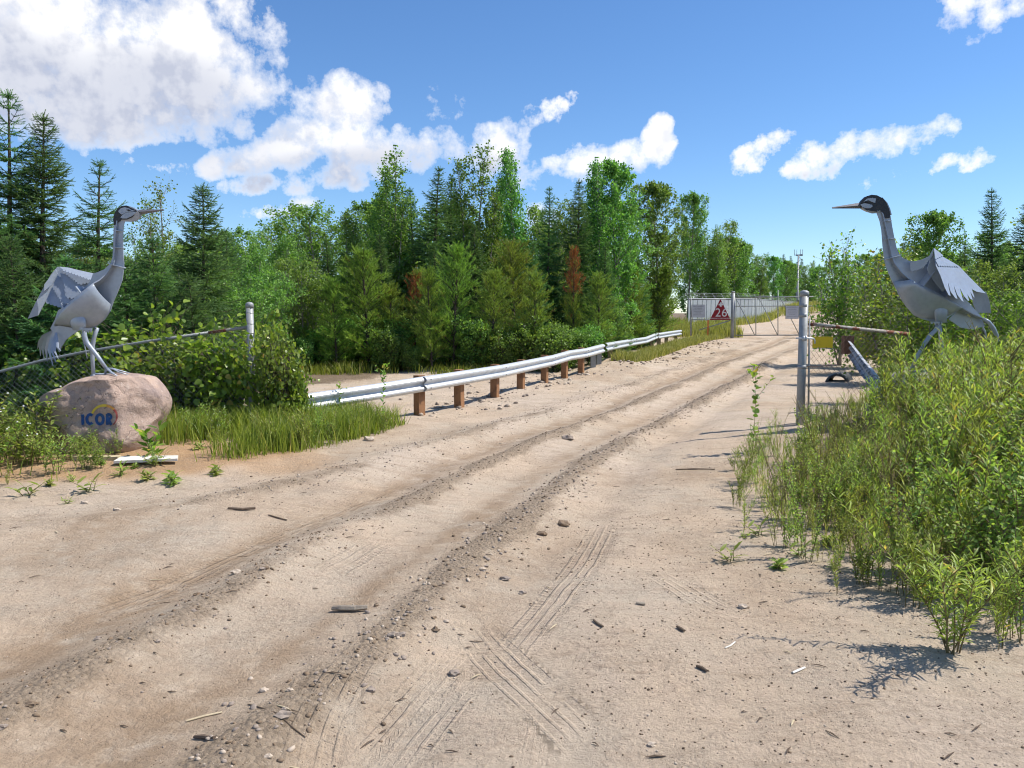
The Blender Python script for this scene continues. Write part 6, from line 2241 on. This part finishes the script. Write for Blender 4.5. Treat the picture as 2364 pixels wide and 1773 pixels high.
gravel_stuff('gravel', 'loose dark gravel heaped between the left wheel lanes', near_line(RIDGE_A, 0, 30, 0.13), 5000, .003, .014, ['pebble', 'clod', 'clod', 'clod'], 1)
gravel_stuff('gravel', 'loose stony gravel along the middle of the road', near_line(RIDGE_B, 0, 26, 0.15), 6500, .003, .018, ['pebble', 'clod', 'clod', 'pebble', 'pebblew'], 2)
gravel_stuff('gravel', 'crumbled gravel along the left road shoulder', near_line(RIDGE_C, 3, 30, 0.3), 4500, .003, .016, ['pebble', 'clod', 'pebblew'], 3)
gravel_stuff('gravel', 'scattered grit over the sandy road', lambda rg, n_: (rg.uniform(-5, 5, n_), 2.4 + 9 * rg.random(n_) ** 1.2), 9000, .002, .008, ['clod', 'bark_chip', 'pebblew', 'pebble'], 4)
gravel_stuff('gravel', 'cobbles strewn behind and below the guardrail', near_line([(-1.6, 14.0), (0.2, 18.2), (2.2, 22.6)], 0, 12, 0.6), 420, .012, .070, ['pebblew', 'pebble', 'pebblew'], 5)
gravel_stuff('gravel', 'broken stones and clods along the grassy bank', near_line([(2.8, 22.5), (5.4, 28), (7.8, 33.5), (10.4, 40)], 0, 22, 0.5), 420, .015, .08, ['pebblew', 'clod', 'pebble'], 6)
gravel_stuff('gravel', 'grit on the right-hand sand', lambda rg, n_: (rg.uniform(0.3, 3.0, n_), 2.4 + 4.2 * rg.random(n_)), 4500, .002, .008, ['clod', 'clod', 'bark_chip', 'pebblew'], 7)


def stone(label, u, v, r_, mat, seed, group=None):
    rg = np.random.default_rng(seed)
    x, y = flat(u, v)
    v_ = ico_v.copy()
    # one subdivision for a rounded, uneven pebble
    ed = {}
    V = [tuple(p_) for p_ in v_]
    F = []

    def mid_(i, j):
        k = (min(i, j), max(i, j))
        if k not in ed:
            m_ = (np.array(V[i]) + np.array(V[j])) / 2
            V.append(tuple(m_ / np.linalg.norm(m_)))
            ed[k] = len(V) - 1
        return ed[k]
    for a, b, c in ico_f:
        ab, bc, ca = mid_(a, b), mid_(b, c), mid_(c, a)
        F += [(a, ab, ca), (b, bc, ab), (c, ca, bc), (ab, bc, ca)]
    V = np.array(V) * (1 + 0.20 * rg.normal(size=(len(V), 1)))
    V = V * np.array([r_ * 1.3, r_, r_ * .7]) + np.array([x, y, gzs(x, y) + r_ * .3])
    o_ = MB().add(V.tolist(), F).build('stone', M[mat], None, False)
    return tag(o_, label, 'stone', group)


for k, (u, v, r_, m_, lab) in enumerate((
    (545, 1325, .035, 'pebblew', 'pale rounded stone on the left gravel ridge'),
    (1310, 1012, .075, 'pebble', 'lone grey stone in the middle of the road ahead'),
    (853, 1016, .07, 'pebblew', 'pale stone at the right foot of the roadside grass'),
    (1165, 1334, .030, 'pebble', 'dark stone right of the central gravel band'),
    (1206, 1360, .022, 'pebble', 'small brown stone lying right of the gravel'),
    (1115, 1325, .022, 'pebblew', 'pinkish pebble on the central gravel band'),
    (1030, 1428, .016, 'pebblew', 'orange pebble below the central gravel band'),
    (1505, 1706, .018, 'pebblew', 'orange pebble in the right foreground sand'),
    (1715, 1398, .03, 'pebblew', 'flat stone on the right sand near the tread marks'),
    (925, 1468, .024, 'pebble', 'grey stone at the head of the left tread mark'),
    (905, 1472, .026, 'pebble', 'flat grey stone beside the left tread mark'),
    (1047, 1520, .028, 'pebble', 'grey stone left of the diagonal tread mark'),
    (195, 1160, .03, 'pebblew', 'pale stone at the toe of the gravel mound'),
    (270, 1180, .028, 'pebblew', 'white stone on the road below the mound'),
    (490, 1708, .02, 'pebblew', 'orange pebble at the end of the dark foreground stick'),
    (655, 1660, .03, 'pebble', 'angular grey stone in the lower left gravel'),
    (1302, 1207, .05, 'clod', 'dark clod where the gravel meets the smooth lane'),
    (1250, 1232, .04, 'clod', 'dark earth clod in the central gravel band'))):
    stone(lab, u, v, r_ * 0.8, m_, 50 + k)

# larger loose stones in the gravel, each its own
rnd = random.Random(31)
for k in range(30):
    P = RIDGE_B if k % 2 else RIDGE_A
    p_ = P[rnd.randrange(4, 40)]
    x, y = p_[0] + rnd.gauss(0, .15), p_[1] + rnd.gauss(0, .15)
    if y < 2.6 or y > 16:
        continue
    u, v = UC + x * F_PX / y, HOR + CAMZ * F_PX / y
    stone('larger loose stone in the gravel between the wheel lanes', u, v, rnd.uniform(.010, .020), rnd.choice(['pebble', 'pebblew', 'clod']), 200 + k, 'larger stones in the road gravel')


def stick(label, pts, r_, mat, group=None, flat_=0.7):
    P = []
    for i, (u, v) in enumerate(pts):
        x, y = flat(u, v)
        P.append((x, y, gzs(x, y) + r_ * 0.9))
    n_ = len(P)
    rs = [r_ * (0.55 + 0.45 * math.sin(math.pi * (i + .6) / (n_ + .2))) for i in range(n_)]
    o_ = MB().tube(P, rs, 6, flat_=flat_).build('stick', M[mat], None, False)
    return tag(o_, label, 'stick', group)


stick('flat dark piece of driftwood on the road left of the gravel', [(768, 1400), (790, 1403), (820, 1406), (849, 1406)], .024, 'greywood')
stick('dark short stick in the lower left foreground', [(449, 1694), (470, 1700), (496, 1712)], .011, 'bark_chip')
stick('pale broken twig left of the foreground gravel', [(430, 1647), (470, 1640), (512, 1633)], .006, 'planky')
stick('long thin curved root across the left tread mark', [(572, 1620), (600, 1640), (640, 1658), (680, 1680), (705, 1690)], .004, 'bark_chip')
stick('dark bark strip below the roadside grass', [(527, 1176), (560, 1177), (590, 1175)], .016, 'bark_chip')
stick('thin dark stick on the upper left road', [(620, 1188), (640, 1190), (662, 1192)], .009, 'bark_chip')
stick('pale stick in the right foreground sand', [(1674, 1494), (1686, 1490), (1697, 1483)], .005, 'plankw')
stick('dark stub of wood on the right sand', [(1563, 1448), (1572, 1453), (1580, 1458)], .011, 'bark_chip')
stick('dark splinter in the lower right sand', [(1608, 1536), (1620, 1540), (1632, 1547)], .010, 'bark_chip')
stick('dark chip beside the diagonal tread mark', [(1370, 1432), (1380, 1440), (1392, 1447)], .009, 'bark_chip')
stick('greyish chip on the right sand', [(1468, 1394), (1480, 1395), (1490, 1396)], .010, 'greywood')
stick('pale wood chip low in the right foreground', [(1830, 1556), (1843, 1551), (1858, 1546)], .007, 'plankw')
stick('bare branch lying at the left of the thicket', [(1560, 1085), (1600, 1084), (1650, 1087)], .010, 'bark_chip')
stick('pair-like pale cut stalk lying inside the thicket', [(1935, 1044), (1990, 1046), (2030, 1045)], .014, 'planky')
rnd = random.Random(12)
for k in range(120):
    u, v = rnd.uniform(-20, 2300), 1060 + 700 * rnd.random() ** 1.3
    x, y = flat(u, v)
    if x < -6 or x > 2.6 or y > 9.5 or (v < 1150 and u < 500):
        continue
    a = rnd.uniform(-1.2, 1.2)
    l = rnd.uniform(.012, .045)
    z_ = gzs(x, y) + .004
    o_ = MB().tube([(x - l * math.cos(a), y - l * math.sin(a), z_), (x, y + rnd.uniform(-.006, .006), z_ + .004), (x + l * math.cos(a), y + l * math.sin(a), z_)], [.002, .0045, .0015], 5, flat_=.6).build('wood_chip', M[rnd.choice(['bark_chip', 'bark_chip', 'bark_chip', 'planky'])], None)
    tag(o_, 'small dark wood chip strewn on the sandy road', 'wood chip', 'wood chips strewn over the road')
